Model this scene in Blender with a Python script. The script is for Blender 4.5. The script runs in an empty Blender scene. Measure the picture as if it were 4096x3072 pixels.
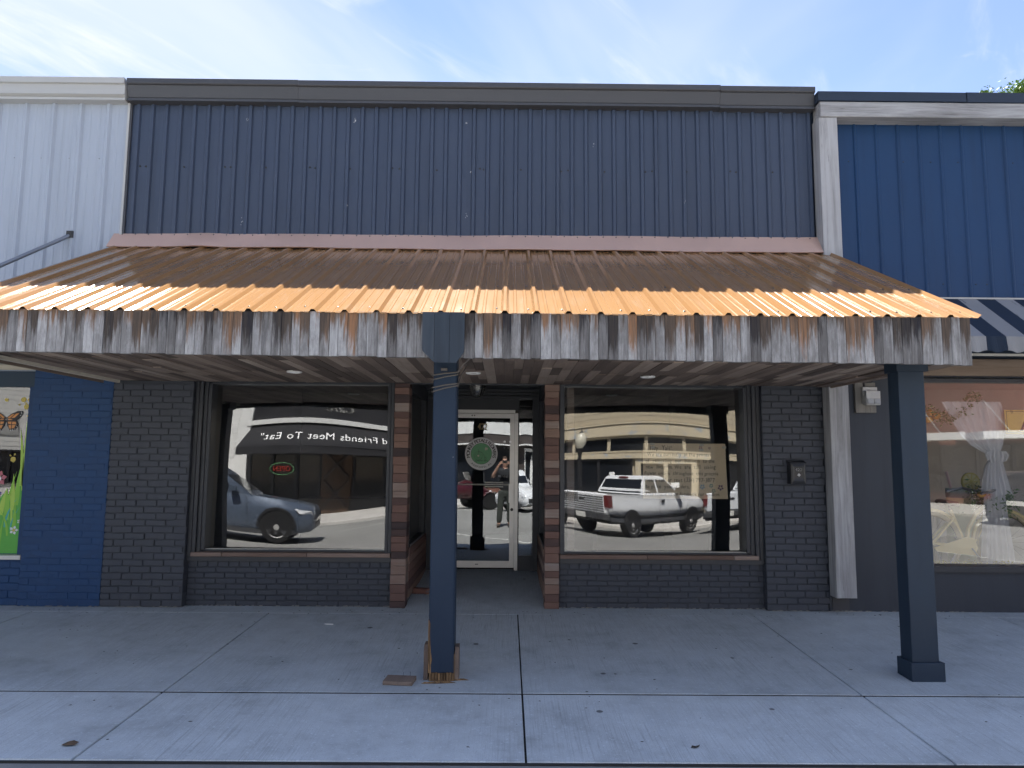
import bpy, math, random
from mathutils import Vector, Matrix, Euler
R = math.radians
rnd = random.Random(11)
scene = bpy.context.scene
COL = scene.collection

# ---------------------------------------------------------------- camera, sky, sun, exposure
cam_d = bpy.data.cameras.new('camera'); cam = bpy.data.objects.new('camera', cam_d); COL.objects.link(cam)
cam_d.sensor_width = 36.0; cam_d.lens = 2840 / 4096 * 36; cam_d.clip_end = 2000; cam_d.clip_start = 0.05
def cam_matrix(p, y, r, loc):
    f = Vector((math.sin(y) * math.cos(p), math.cos(y) * math.cos(p), math.sin(p)))
    ri = Vector((math.cos(y), -math.sin(y), 0)); up = ri.cross(f)
    rr = math.cos(r) * ri + math.sin(r) * up; uu = -math.sin(r) * ri + math.cos(r) * up
    m = Matrix((rr, uu, -f)).transposed().to_4x4(); m.translation = loc
    return m
cam.matrix_world = cam_matrix(R(6.1), 0.0057, 0.0077, Vector((0, -7.4102, 1.5097)))
scene.camera = cam

SUN_EL, SUN_AZ = R(58.6), R(-8.0)            # azimuth from +Y towards +X
sd = Vector((math.sin(SUN_AZ) * math.cos(SUN_EL), math.cos(SUN_AZ) * math.cos(SUN_EL), math.sin(SUN_EL)))
world = bpy.data.worlds.new('World'); scene.world = world; world.use_nodes = True
wt = world.node_tree; wt.nodes.clear()
def wn(t, **k):
    n = wt.nodes.new(t)
    for a, b in k.items(): setattr(n, a, b)
    return n
sky = wn('ShaderNodeTexSky', sky_type='NISHITA', sun_disc=False, sun_elevation=SUN_EL, sun_rotation=SUN_AZ, altitude=60,
         air_density=1.0, dust_density=0.0, ozone_density=3.0)
bg = wn('ShaderNodeBackground'); bg.inputs['Strength'].default_value = 0.055
outw = wn('ShaderNodeOutputWorld')
tc = wn('ShaderNodeTexCoord'); sep = wn('ShaderNodeSeparateXYZ'); wt.links.new(tc.outputs['Generated'], sep.inputs[0])
zc = wn('ShaderNodeMath', operation='MAXIMUM'); wt.links.new(sep.outputs['Z'], zc.inputs[0]); zc.inputs[1].default_value = 0.06
dx = wn('ShaderNodeMath', operation='DIVIDE'); wt.links.new(sep.outputs['X'], dx.inputs[0]); wt.links.new(zc.outputs[0], dx.inputs[1])
dy = wn('ShaderNodeMath', operation='DIVIDE'); wt.links.new(sep.outputs['Y'], dy.inputs[0]); wt.links.new(zc.outputs[0], dy.inputs[1])
cb = wn('ShaderNodeCombineXYZ'); wt.links.new(dx.outputs[0], cb.inputs[0]); wt.links.new(dy.outputs[0], cb.inputs[1])
def cloud(rot, sc, nscale, det, rough, dist, lo, hi, loc=(0, 0, 0)):
    mp = wn('ShaderNodeMapping', vector_type='TEXTURE'); wt.links.new(cb.outputs[0], mp.inputs[0])
    mp.inputs['Rotation'].default_value = (0, 0, rot); mp.inputs['Scale'].default_value = sc; mp.inputs['Location'].default_value = loc
    no = wn('ShaderNodeTexNoise'); wt.links.new(mp.outputs[0], no.inputs['Vector'])
    no.inputs['Scale'].default_value = nscale; no.inputs['Detail'].default_value = det
    no.inputs['Roughness'].default_value = rough; no.inputs['Distortion'].default_value = dist
    mr = wn('ShaderNodeMapRange', interpolation_type='SMOOTHSTEP'); wt.links.new(no.outputs['Fac'], mr.inputs[0])
    mr.inputs[1].default_value = lo; mr.inputs[2].default_value = hi
    return mr.outputs[0]
veil = cloud(R(62), (2.6, 1.1, 1), 1.0, 5, 0.52, 0.4, 0.40, 0.68, (0.4, 3.1, 0))
wisp = cloud(R(58), (1.5, 0.34, 1), 1.0, 10, 0.60, 0.7, 0.50, 0.78, (0.68, 4.03, 0))
curl = cloud(R(20), (0.55, 0.40, 1), 1.0, 9, 0.58, 1.6, 0.60, 0.80, (0.24, 6.20, 0))
def wmath(op, a, b, clamp=False):
    n = wn('ShaderNodeMath', operation=op); n.use_clamp = clamp
    for i, v in enumerate((a, b)):
        if isinstance(v, (int, float)): n.inputs[i].default_value = v
        else: wt.links.new(v, n.inputs[i])
    return n.outputs[0]
cf = wmath('ADD', wmath('MULTIPLY', veil, 0.65), wmath('ADD', wmath('MULTIPLY', wisp, 0.80), wmath('MULTIPLY', curl, 0.75)), True)
mixc = wn('ShaderNodeMix', data_type='RGBA'); wt.links.new(cf, mixc.inputs['Factor'])
tint = wn('ShaderNodeMix', data_type='RGBA', blend_type='MULTIPLY'); tint.inputs['Factor'].default_value = 1.0; tint.inputs['B'].default_value = (0.79, 0.67, 0.665, 1); wt.links.new(sky.outputs[0], tint.inputs['A']); wt.links.new(tint.outputs['Result'], mixc.inputs['A']); mixc.inputs['B'].default_value = (2.95, 3.10, 3.40, 1)
wt.links.new(mixc.outputs['Result'], bg.inputs['Color']); wt.links.new(bg.outputs[0], outw.inputs['Surface'])

sun_d = bpy.data.lights.new('sun', 'SUN'); sun_d.energy = 3.5; sun_d.angle = R(0.53); sun_d.color = (1.0, 0.965, 0.91)
sun = bpy.data.objects.new('sun', sun_d); COL.objects.link(sun)
sun.rotation_euler = sd.to_track_quat('Z', 'Y').to_euler(); sun.location = sd * 60
vs = scene.view_settings; vs.view_transform = 'Standard'; vs.look = 'None'; vs.gamma = 1; vs.exposure = 2.65; vs.use_curve_mapping = False
cy = scene.cycles
cy.use_adaptive_sampling = True; cy.adaptive_threshold = 0.02; cy.max_bounces = 8; cy.diffuse_bounces = 4; cy.glossy_bounces = 4; cy.transmission_bounces = 6; cy.transparent_max_bounces = 20
cy.use_denoising = True; cy.sample_clamp_indirect = 8; cy.caustics_reflective = False; cy.caustics_refractive = False

# ---------------------------------------------------------------- mesh helpers
WL = {}
class MB:
    def __init__(s): s.v = []; s.f = []
    def add(s, vs, fs):
        o = len(s.v); s.v += [Vector(p) for p in vs]; s.f += [tuple(i + o for i in f) for f in fs]; return s
    def box(s, x0, x1, y0, y1, z0, z1):
        p = [(x, y, z) for x in (x0, x1) for y in (y0, y1) for z in (z0, z1)]
        return s.add(p, [(0, 1, 3, 2), (4, 6, 7, 5), (0, 4, 5, 1), (2, 3, 7, 6), (0, 2, 6, 4), (1, 5, 7, 3)])
    def cham(s, x0, x1, y0, y1, z0, z1, c):          # box with chamfered vertical/front edges (front = y0)
        p = [(x0, y1, z0), (x1, y1, z0), (x1, y1, z1), (x0, y1, z1), (x0, y0 + c, z0), (x1, y0 + c, z0), (x1, y0 + c, z1), (x0, y0 + c, z1),
             (x0 + c, y0, z0 + c), (x1 - c, y0, z0 + c), (x1 - c, y0, z1 - c), (x0 + c, y0, z1 - c)]
        return s.add(p, [(0, 3, 2, 1), (0, 1, 5, 4), (1, 2, 6, 5), (2, 3, 7, 6), (3, 0, 4, 7), (4, 5, 9, 8), (5, 6, 10, 9), (6, 7, 11, 10), (7, 4, 8, 11), (8, 9, 10, 11)])
    def prism(s, pts, d):                             # planar polygon (3D points) pushed along d
        n = len(pts); d = Vector(d); a = [Vector(p) for p in pts]
        return s.add(a + [p + d for p in a], [tuple(range(n))[::-1], tuple(range(n, 2 * n))] + [(i, (i + 1) % n, n + (i + 1) % n, n + i) for i in range(n)])
    def loft(s, rings, cap=True, closed=True):
        n = len(rings[0]); v = [p for r in rings for p in r]; f = []
        for k in range(len(rings) - 1):
            for i in range(n if closed else n - 1):
                j = (i + 1) % n; f.append((k * n + i, k * n + j, (k + 1) * n + j, (k + 1) * n + i))
        if cap and closed: f += [tuple(range(n))[::-1], tuple(range((len(rings) - 1) * n, len(rings) * n))]
        return s.add(v, f)
    def tube(s, path, r, n=8, cap=True):
        P = [Vector(p) for p in path]; rs = r if isinstance(r, (list, tuple)) else [r] * len(P); rings = []
        ref = None
        for i, p in enumerate(P):
            t = (P[min(i + 1, len(P) - 1)] - P[max(i - 1, 0)]).normalized()
            if ref is None: ref = Vector((0, 0, 1)) if abs(t.z) < .9 else Vector((1, 0, 0))
            a = t.cross(ref).normalized(); b = a.cross(t); ref = b
            rings.append([p + rs[i] * (math.cos(2 * math.pi * k / n) * a + math.sin(2 * math.pi * k / n) * b) for k in range(n)])
        return s.loft(rings, cap)
    def ring(s, c, axis, R0, r, n=32, m=8):
        c = Vector(c); ax = Vector(axis).normalized(); u = ax.orthogonal().normalized(); w = ax.cross(u); v = []; f = []
        for i in range(n):
            a = 2 * math.pi * i / n; d = math.cos(a) * u + math.sin(a) * w
            for j in range(m):
                b = 2 * math.pi * j / m; v.append(c + d * (R0 + r * math.cos(b)) + ax * r * math.sin(b))
        for i in range(n):
            for j in range(m):
                f.append((i * m + j, ((i + 1) % n) * m + j, ((i + 1) % n) * m + (j + 1) % m, i * m + (j + 1) % m))
        return s.add(v, f)
    def lathe(s, c, axis, prof, n=24):                # prof: (radius, height along axis)
        c = Vector(c); ax = Vector(axis).normalized(); u = ax.orthogonal().normalized(); w = ax.cross(u)
        return s.loft([[c + ax * h + max(r, 1e-4) * (math.cos(2 * math.pi * i / n) * u + math.sin(2 * math.pi * i / n) * w) for i in range(n)] for r, h in prof])
    def ball(s, c, r, n=12, m=8, sc=(1, 1, 1)):
        return s.loft([[Vector(c) + Vector((sc[0] * r * math.sin(math.pi * (j + .02) / (m + .04)) * math.cos(2 * math.pi * i / n), sc[1] * r * math.sin(math.pi * (j + .02) / (m + .04)) * math.sin(2 * math.pi * i / n),
                        sc[2] * -r * math.cos(math.pi * (j + .02) / (m + .04)))) for i in range(n)] for j in range(m + 1)])
    def xf(s, M): s.v = [M @ p for p in s.v]; return s
    def build(s, name, m, parent=None, origin=None, smooth=False):
        o0 = Vector(origin) if origin is not None else (WL[parent.name].copy() if parent else Vector((0, 0, 0)))
        me = bpy.data.meshes.new(name); me.from_pydata([p - o0 for p in s.v], [], s.f); me.update()
        if smooth:
            me.polygons.foreach_set('use_smooth', [True] * len(me.polygons))
            if smooth != 'all': me.set_sharp_from_angle(angle=R(smooth if smooth is not True else 35))
        if m: me.materials.append(m)
        return put(name, me, parent, o0)
def put(name, data, parent, wloc, rot=None):
    o = bpy.data.objects.new(name, data); COL.objects.link(o)
    wloc = Vector(wloc)
    if parent: o.parent = parent; o.location = wloc - WL[parent.name]
    else: o.location = wloc
    if rot: o.rotation_euler = rot
    WL[o.name] = wloc
    return o
def tag(o, label, cat, group=None):
    o['label'] = label; o['category'] = cat
    if group: o['group'] = group
    return o
def thing(name, label, cat, loc=(0, 0, 0), group=None):
    return tag(put(name, None, None, loc), label, cat, group)
def kind(o, k): o['kind'] = k; return o
def copy_tree(o, parent=None):
    c = o.copy(); COL.objects.link(c); c.parent = parent; WL[c.name] = WL[o.name].copy()
    for ch in list(o.children): copy_tree(ch, c)
    return c
def mesh_of(mb, name, m, smooth=False):
    me = bpy.data.meshes.new(name); me.from_pydata(mb.v, [], mb.f); me.update(); me.materials.append(m)
    if smooth:
        me.polygons.foreach_set('use_smooth', [True] * len(me.polygons)); me.set_sharp_from_angle(angle=R(35))
    return me

# ---------------------------------------------------------------- materials
class NT:
    def __init__(s, name):
        s.m = bpy.data.materials.new(name); s.m.use_nodes = True; s.t = s.m.node_tree; s.b = s.t.nodes['Principled BSDF']
        s._oi = None
    def n(s, t, ins=None, **k):
        x = s.t.nodes.new(t)
        for a, b in k.items(): setattr(x, a, b)
        for a, b in (ins or {}).items(): s.set(x.inputs[a], b)
        return x
    def set(s, sock, v):
        if isinstance(v, bpy.types.NodeSocket): s.t.links.new(v, sock)
        else:
            if isinstance(v, tuple) and len(v) == 3 and sock.type == 'RGBA': v = (*v, 1)
            sock.default_value = v
    def math(s, op, a, b=0.0, c=None, clamp=False):
        x = s.n('ShaderNodeMath', operation=op, use_clamp=clamp); s.set(x.inputs[0], a); s.set(x.inputs[1], b)
        if c is not None: s.set(x.inputs[2], c)
        return x.outputs[0]
    def rand(s):
        if not s._oi: s._oi = s.n('ShaderNodeObjectInfo')
        return s._oi.outputs['Random']
    def coord(s, kind='Object', scale=(1, 1, 1), rot=(0, 0, 0), loc=(0, 0, 0)):
        src = s.n('ShaderNodeNewGeometry').outputs['Position'] if kind == 'World' else s.n('ShaderNodeTexCoord').outputs[kind]
        return s.n('ShaderNodeMapping', {'Vector': src, 'Scale': scale, 'Rotation': rot, 'Location': loc}).outputs[0]
    def noise(s, vec, scale, det=4, rough=.55, dist=0.0, w=True, out='Fac'):
        x = s.n('ShaderNodeTexNoise', {'Vector': vec, 'Scale': scale, 'Detail': det, 'Roughness': rough, 'Distortion': dist}, noise_dimensions='4D' if w else '3D')
        if w: s.set(x.inputs['W'], s.math('MULTIPLY', s.rand(), 61.0))
        return x.outputs[out]
    def ss(s, v, lo, hi, a=0.0, b=1.0):
        return s.n('ShaderNodeMapRange', {0: v, 1: lo, 2: hi, 3: a, 4: b}, interpolation_type='SMOOTHSTEP').outputs[0]
    def ramp(s, v, stops):
        x = s.n('ShaderNodeValToRGB', {0: v}); e = x.color_ramp.elements
        while len(e) < len(stops): e.new(0.5)
        for el, (p, c) in zip(e, stops): el.position = p; el.color = (*c, 1)
        return x.outputs[0]
    def mix(s, f, a, b, mode='MIX'):
        x = s.n('ShaderNodeMix', data_type='RGBA', blend_type=mode); s.set(x.inputs['Factor'], f); s.set(x.inputs['A'], a); s.set(x.inputs['B'], b)
        return x.outputs['Result']
    def bump(s, h, strength=.3, dist=.01, prev=None):
        x = s.n('ShaderNodeBump', {'Height': h, 'Strength': strength, 'Distance': dist})
        if prev is not None: s.set(x.inputs['Normal'], prev)
        return x.outputs[0]
    def fin(s, col=None, rough=None, metal=None, normal=None, spec=None, **k):
        for a, v in (('Base Color', col), ('Roughness', rough), ('Metallic', metal), ('Normal', normal), ('Specular IOR Level', spec)):
            if v is not None: s.set(s.b.inputs[a], v)
        for a, v in k.items(): s.set(s.b.inputs[a.replace('_', ' ')], v)
        return s.m
def mul(c, f): return tuple(x * f for x in c)
def paint(name, col, rough=.55, var=.18, scale=5, metal=0.0, bs=60, bstr=.05, bd=.004, spec=.4, rv=.12, wear=None, wearcol=(.3, .3, .3), coord='Object', stretch=(1, 1, 1), streak=0.0):
    s = NT(name); v = s.coord(coord, stretch)
    n1 = s.noise(v, scale, 5, .6); n2 = s.noise(v, bs, 4, .6)
    f = s.math('ADD', s.math('MULTIPLY', n1, .7), s.math('MULTIPLY', s.rand(), .3))
    c = s.mix(f, mul(col, 1 - var), mul(col, 1 + var))
    if streak: c = s.mix(s.math('MULTIPLY', s.ss(s.noise(s.coord(coord, (5, 5, .35)), 1.6, 8, .68, .3), .45, .78), streak), c, mul(col, .45))
    if wear: c = s.mix(s.ss(s.noise(v, wear[0], 8, .7), wear[1], wear[1] + .04), c, wearcol)
    return s.fin(c, s.math('ADD', rough - rv / 2, s.math('MULTIPLY', n1, rv)), metal, s.bump(n2, bstr, bd), spec)
def plain(name, col, rough=.5, metal=0.0, emit=0.0, spec=.5, alpha=1.0, trans=0.0, coat=0.0):
    s = NT(name); v = s.coord(); n1 = s.noise(v, 9, 4)
    c = s.mix(n1, mul(col, .88), mul(col, 1.1))
    m = s.fin(c, s.math('ADD', rough - .05, s.math('MULTIPLY', n1, .1)), metal, None, spec, Transmission_Weight=trans, Coat_Weight=coat, Alpha=alpha)
    if emit: s.set(s.b.inputs['Emission Color'], col); s.b.inputs['Emission Strength'].default_value = emit
    return m
def wood(name, stops, axis='Z', grain=26, rough=.75, tone=.55, bstr=.5, warm=None, blotch=.35):
    """weathered plank: every object takes its own tone; grain runs along axis"""
    s = NT(name); k = {'X': (.06, 1, 1), 'Y': (1, .06, 1), 'Z': (1, 1, .06)}[axis]
    v = s.coord('Object', k); g = s.noise(v, grain, 9, .68, .8); g2 = s.noise(v, grain * 3.3, 6, .7)
    big = s.noise(s.coord('Object', tuple(.3 + .7 * q for q in k)), 5, 4, .6)
    f = s.math('ADD', s.math('MULTIPLY', g, 1.0 - tone), s.math('MULTIPLY', s.rand(), tone))
    f = s.math('ADD', f, s.math('MULTIPLY', s.math('SUBTRACT', big, .5), blotch), clamp=True)
    c = s.ramp(f, stops)
    c = s.mix(s.ss(g2, .60, .78), c, (.018, .015, .014))                       # cracks in the grain
    h = s.math('ADD', g, s.math('MULTIPLY', g2, .5))
    return s.fin(c, rough, 0, s.bump(h, bstr, .004), .25)
# ---- material library
def fascia_wood():
    s = NT('weathered fascia wood')
    v = s.coord('Object', (1, 1, .05)); g = s.noise(v, 34, 9, .7, .9); g2 = s.noise(v, 95, 6, .7)
    zn = s.n('ShaderNodeSeparateXYZ', {0: s.n('ShaderNodeTexCoord').outputs['Generated']}).outputs['Z']
    st = s.math('ADD', s.math('MULTIPLY', s.noise(s.coord('Object', (1, 1, .14)), 16, 7, .62), .55), s.math('MULTIPLY', s.noise(s.coord('Object', (1, 1, .07)), 62, 6, .65), .45))
    big = s.noise(s.coord('Object'), 4.2, 3, .5)
    r1 = s.rand(); r2 = s.math('FRACT', s.math('MULTIPLY', r1, 17.31)); r3 = s.math('FRACT', s.math('MULTIPLY', r1, 41.77))
    mask = s.math('ADD', s.math('MULTIPLY', zn, .95), s.math('MULTIPLY', s.math('SUBTRACT', st, .5), 3.6))
    mask = s.math('ADD', mask, s.math('MULTIPLY', s.math('SUBTRACT', r2, .5), .62))
    mask = s.ss(mask, .33, .82)
    silver = s.ramp(s.math('ADD', s.math('MULTIPLY', g, .75), s.math('MULTIPLY', r3, .3)), [(.28, (.07, .068, .072)), (.46, (.22, .22, .228)), (.62, (.38, .385, .40)), (.82, (.52, .53, .555))])
    top = s.ramp(s.math('ADD', s.math('MULTIPLY', s.math('SUBTRACT', g, .5), 1.5), s.math('ADD', .12, s.math('MULTIPLY', r3, .76))), [(.05, (.024, .024, .031)), (.32, (.052, .045, .042)), (.58, (.10, .076, .062)), (.80, (.17, .11, .075)), (.97, (.28, .15, .085))])
    silver = s.mix(s.ss(s.noise(s.coord('Object', (1, 1, .30)), 12, 8, .7), .36, .66, .6, .0), silver, (.075, .070, .068))
    c = s.mix(mask, silver, top)
    c = s.mix(s.ss(g2, .60, .74), c, (.012, .010, .010))
    kn = s.n('ShaderNodeTexVoronoi', {'Vector': s.coord('Object', (1, .2, .62)), 'Scale': 5.0, 'W': s.math('MULTIPLY', r1, 61.0)}, voronoi_dimensions='4D').outputs['Distance']
    c = s.mix(s.ss(kn, .085, .05), c, (.05, .026, .014))
    return s.fin(c, .8, 0, s.bump(s.math('ADD', g, s.math('MULTIPLY', g2, .6)), .65, .005), .2)
def copper():
    s = NT('copper coloured roof metal'); w = s.coord('World', (1, 1, 1)); n1 = s.noise(w, 2.2, 6, .6, w=False); n2 = s.noise(s.coord('World', (6, .7, .7)), 3, 5, .6, w=False); n3 = s.noise(w, 60, 5, .65, w=False)
    c = s.mix(n1, (.285, .156, .066), (.335, .186, .078))
    dust = s.ss(s.math('MULTIPLY', n2, s.math('ADD', n3, .5)), .52, .72)
    c = s.mix(s.math('MULTIPLY', dust, .22), c, (.34, .25, .18))
    return s.fin(c, s.math('ADD', .09, s.math('MULTIPLY', n2, .06)), .0, s.bump(n1, .06, .03), .5)
def concrete(name, base=(.48, .527, .555), brush=True):
    s = NT(name); w = s.coord('World')
    blot = s.noise(w, .9, 7, .62, w=False); mid = s.noise(w, 5, 6, .65, w=False); fine = s.noise(w, 160, 4, .7, w=False); sp = s.noise(w, 45, 3, .6, w=False)
    lines = s.noise(s.coord('World', (75, 1.3, 1)), 1.6, 7, .7, .25, w=False)
    lm = s.ss(s.noise(w, .7, 3, .5, w=False), .30, .62)
    f = s.math('ADD', s.math('MULTIPLY', blot, .5), s.math('MULTIPLY', mid, .5))
    c = s.ramp(f, [(.30, mul(base, .62)), (.47, mul(base, .94)), (.68, mul(base, 1.14))])
    if brush: c = s.mix(s.math('MULTIPLY', s.ss(lines, .47, .70), s.math('MULTIPLY', lm, .62)), c, mul(base, .42))
    c = s.mix(s.math('MULTIPLY', s.ss(sp, .60, .68), .45), c, mul(base, 1.35))
    c = s.mix(s.math('MULTIPLY', s.ss(fine, .54, .68), .6), c, mul(base, .45))
    vo = s.n('ShaderNodeTexVoronoi', {'Vector': w, 'Scale': 1.7, 'Randomness': 1.0}).outputs['Distance']
    vo = s.math('ADD', vo, s.math('MULTIPLY', mid, .03))
    c = s.mix(s.math('MULTIPLY', s.ss(vo, .060, .046), .8), c, (.05, .05, .05))                        # gum spots
    h = s.math('ADD', s.math('MULTIPLY', lines, .9 if brush else 0.), s.math('MULTIPLY', fine, .5))
    return s.fin(c, s.math('ADD', .72, s.math('MULTIPLY', mid, .2)), 0, s.bump(h, .35, .004), .3)
def asphalt():
    s = NT('sun bleached asphalt'); w = s.coord('World'); a = s.noise(w, .35, 6, .6, w=False); b = s.noise(w, 110, 4, .75, w=False)
    c = s.ramp(s.math('ADD', s.math('MULTIPLY', a, .5), s.math('MULTIPLY', b, .5)), [(.3, (.13, .128, .124)), (.5, (.22, .217, .208)), (.7, (.30, .295, .28))])
    return s.fin(c, .88, 0, s.bump(b, .6, .01), .2)
def glass(name, ior=1.5, tint=(.86, .90, .92), dirt=.0):
    s = NT(name); t = s.t; t.nodes.remove(s.b); out = t.nodes['Material Output']
    tr = s.n('ShaderNodeBsdfTransparent', {'Color': tint}); gl = s.n('ShaderNodeBsdfGlossy', {'Roughness': 0.0, 'Color': (1, 1, 1)})
    mx = s.n('ShaderNodeMixShader', {0: s.n('ShaderNodeFresnel', {'IOR': ior}).outputs[0]})
    t.links.new(tr.outputs[0], mx.inputs[1]); t.links.new(gl.outputs[0], mx.inputs[2]); res = mx.outputs[0]
    if dirt:
        df = s.n('ShaderNodeBsdfDiffuse', {'Color': (.5, .5, .5)}); v = s.coord('World', (1, 1, .5))
        fac = s.math('MULTIPLY', s.ss(s.noise(v, 1.3, 7, .7, w=False), .35, .85), dirt)
        m2 = s.n('ShaderNodeMixShader', {0: fac}); t.links.new(res, m2.inputs[1]); t.links.new(df.outputs[0], m2.inputs[2]); res = m2.outputs[0]
    t.links.new(res, out.inputs['Surface'])
    return s.m
def brick_paint(name, col, chip=(.30, .29, .28)):
    s = NT(name); v = s.coord('Object'); n1 = s.noise(v, 9, 6, .65); n2 = s.noise(v, 55, 6, .72)
    f = s.math('ADD', s.math('MULTIPLY', n1, .85), s.math('MULTIPLY', s.rand(), .15))
    c = s.mix(f, mul(col, .75), mul(col, 1.25))
    c = s.mix(s.ss(s.noise(v, 30, 5, .7), .725, .745), c, chip)
    return s.fin(c, s.math('ADD', .50, s.math('MULTIPLY', n1, .22)), 0, s.bump(s.math('ADD', n2, s.math('MULTIPLY', n1, 1.2)), .55, .006), .35)
def rotten():
    s = NT('rotten raw post wood'); v = s.coord('Object', (1, 1, .12)); g = s.noise(v, 30, 8, .7, 1.2)
    c = s.ramp(g, [(.30, (.02, .014, .01)), (.45, (.13, .085, .05)), (.6, (.30, .19, .10)), (.75, (.22, .20, .17))])
    return s.fin(c, .9, 0, s.bump(g, .9, .01), .1)
def post_paint():
    s = NT('chipped navy post paint'); v = s.coord('Object', (1, 1, .10)); g = s.noise(v, 30, 7, .65, .4); o = s.coord('Object')
    c = s.mix(s.noise(o, 3, 4), (.009, .022, .048), (.017, .034, .064))
    c = s.mix(s.ss(s.noise(s.coord('Object', (1, 1, .5)), 22, 5, .65), .70, .72), c, (.40, .39, .37))
    zz = s.n('ShaderNodeSeparateXYZ', {0: o}).outputs['Z']; xx = s.n('ShaderNodeSeparateXYZ', {0: o}).outputs['X']
    low = s.math('SUBTRACT', s.math('MULTIPLY', s.ss(zz, .62, .05), s.ss(xx, -.03, -.10)), s.math('MULTIPLY', s.noise(s.coord('Object', (1, 1, .3)), 9, 6, .7), .9))
    c = s.mix(s.ss(low, .12, .2), c, (.30, .18, .09))
    return s.fin(c, .62, 0, s.bump(g, .5, .004), .3)

GREY = [(.15, (.035, .030, .028)), (.40, (.10, .095, .092)), (.60, (.22, .22, .225)), (.80, (.36, .365, .38))]
MAT = dict(
    siding=paint('charcoal blue siding metal', (.042, .060, .102), .42, .10, .8, bs=1.5, bstr=.35, bd=.05, spec=.5, coord='World', wear=(38, .775), wearcol=(.4, .4, .4), streak=.45),
    cap=paint('dark bronze cap metal', (.062, .066, .076), .42, .15, 2, bs=3, bstr=.08, bd=.03, stretch=(.3, 1, 3)),
    copper=copper(), flash=paint('bronze flashing metal', (.60, .41, .33), .42, .12, 3, metal=.3, bs=3.2, bstr=.35, bd=.05, coord='World'),
    fascia=fascia_wood(),
    soffit=wood('reclaimed soffit plank', [(.12, (.075, .058, .050)), (.40, (.15, .114, .095)), (.62, (.245, .19, .155)), (.80, (.36, .29, .24)), (.95, (.50, .43, .35))], 'Y', 26, .8, .62, .35),
    block=wood('reclaimed block wood', [(.10, (.045, .036, .038)), (.34, (.115, .072, .064)), (.55, (.175, .105, .086)), (.74, (.22, .15, .12)), (.92, (.27, .24, .225))], 'X', 30, .8, .68, .6),
    sill=wood('reclaimed sill wood', [(.1, (.05, .035, .028)), (.4, (.15, .10, .08)), (.7, (.25, .19, .16)), (.9, (.30, .27, .25))], 'X', 22, .7, .5, .4),
    beam=wood('silvered timber', [(.18, (.09, .088, .088)), (.36, (.25, .25, .255)), (.58, (.40, .405, .42)), (.85, (.50, .51, .54))], 'Z', 20, .8, .12, .6),
    beamh=wood('silvered cross timber', [(.18, (.07, .068, .068)), (.36, (.23, .23, .235)), (.58, (.39, .395, .41)), (.85, (.49, .50, .53))], 'X', 20, .8, .12, .6),
    plate=wood('blue stained plate board', [(.1, (.018, .024, .034)), (.5, (.036, .050, .070)), (.8, (.060, .075, .095)), (.97, (.20, .13, .07))], 'Z', 20, .6, .25, .3),
    frame=paint('black window frame paint', (.036, .040, .048), .42, .2, 6, bs=40, bstr=.08),
    brick=brick_paint('charcoal painted brick', (.053, .060, .076)), mortar=brick_paint('charcoal painted mortar', (.042, .048, .061)),
    bluebrick=brick_paint('blue painted brick', (.012, .049, .135), (.05, .09, .18)), bluemortar=brick_paint('blue painted mortar', (.011, .044, .122), (.03, .07, .16)),
    post=post_paint(), rpost=paint('smooth navy post paint', (.014, .029, .052), .58, .25, 3, bs=14, bstr=.25, bd=.006, wear=(30, .675), wearcol=(.20, .20, .20), streak=.5),
    rot=rotten(), concrete=concrete('broomed concrete'), concrete2=concrete('cleaner skylit broomed concrete', (.58, .63, .66)), kerb=concrete('kerb concrete', (.27, .27, .265), False), joint=paint('dirt filled joint', (.035, .034, .030), .95, .4, 20),
    asphalt=asphalt(), glass=glass('window glass', 1.84, (.97, .98, .985), .04), dglass=glass('door glass', 2.05, (.80, .85, .88)),
    alu=plain('brushed aluminium', (.60, .59, .57), .38, .55), alud=plain('dull aluminium', (.42, .42, .41), .5, .4), chrome=plain('chrome', (.75, .76, .78), .12, 1.0),
    black=plain('black plastic', (.016, .016, .018), .45), rubber=plain('tyre rubber', (.02, .02, .021), .85, spec=.2), white=plain('white print', (.78, .78, .77), .55), offw=plain('off white enamel', (.60, .59, .55), .5),
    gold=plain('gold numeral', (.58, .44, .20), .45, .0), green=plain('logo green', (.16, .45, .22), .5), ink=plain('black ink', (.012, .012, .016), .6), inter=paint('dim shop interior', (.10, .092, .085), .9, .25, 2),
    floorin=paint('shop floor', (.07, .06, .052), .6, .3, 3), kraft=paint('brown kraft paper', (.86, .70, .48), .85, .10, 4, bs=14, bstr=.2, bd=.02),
    whitem=paint('white siding metal', (.37, .42, .50), .40, .05, 1.2, bs=2, bstr=.25, bd=.04, coord='World', streak=.28), whitecap=paint('white cap metal', (.44, .45, .45), .4, .08, 2, bs=3, bstr=.06, bd=.03, stretch=(.3, 1, 4)),
    navy=paint('navy siding metal', (.006, .040, .118), .50, .10, .9, bs=1.5, bstr=.3, bd=.05, coord='World', streak=.4), navycap=paint('navy cap metal', (.022, .034, .058), .4, .12, 3),
    stucco=paint('charcoal smooth render', (.032, .039, .052), .6, .25, 2, bs=30, bstr=.3, streak=.4), cream=paint('cream canopy metal', (.52, .48, .40), .6, .1, 3), steel=plain('galvanised rod', (.28, .30, .33), .4, .7),
    cable=plain('grey cable', (.11, .10, .095), .6), dirt=paint('damp dirt', (.05, .045, .04), .95, .4, 12),
)
MAT['blk2'] = MAT['frame']

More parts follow.
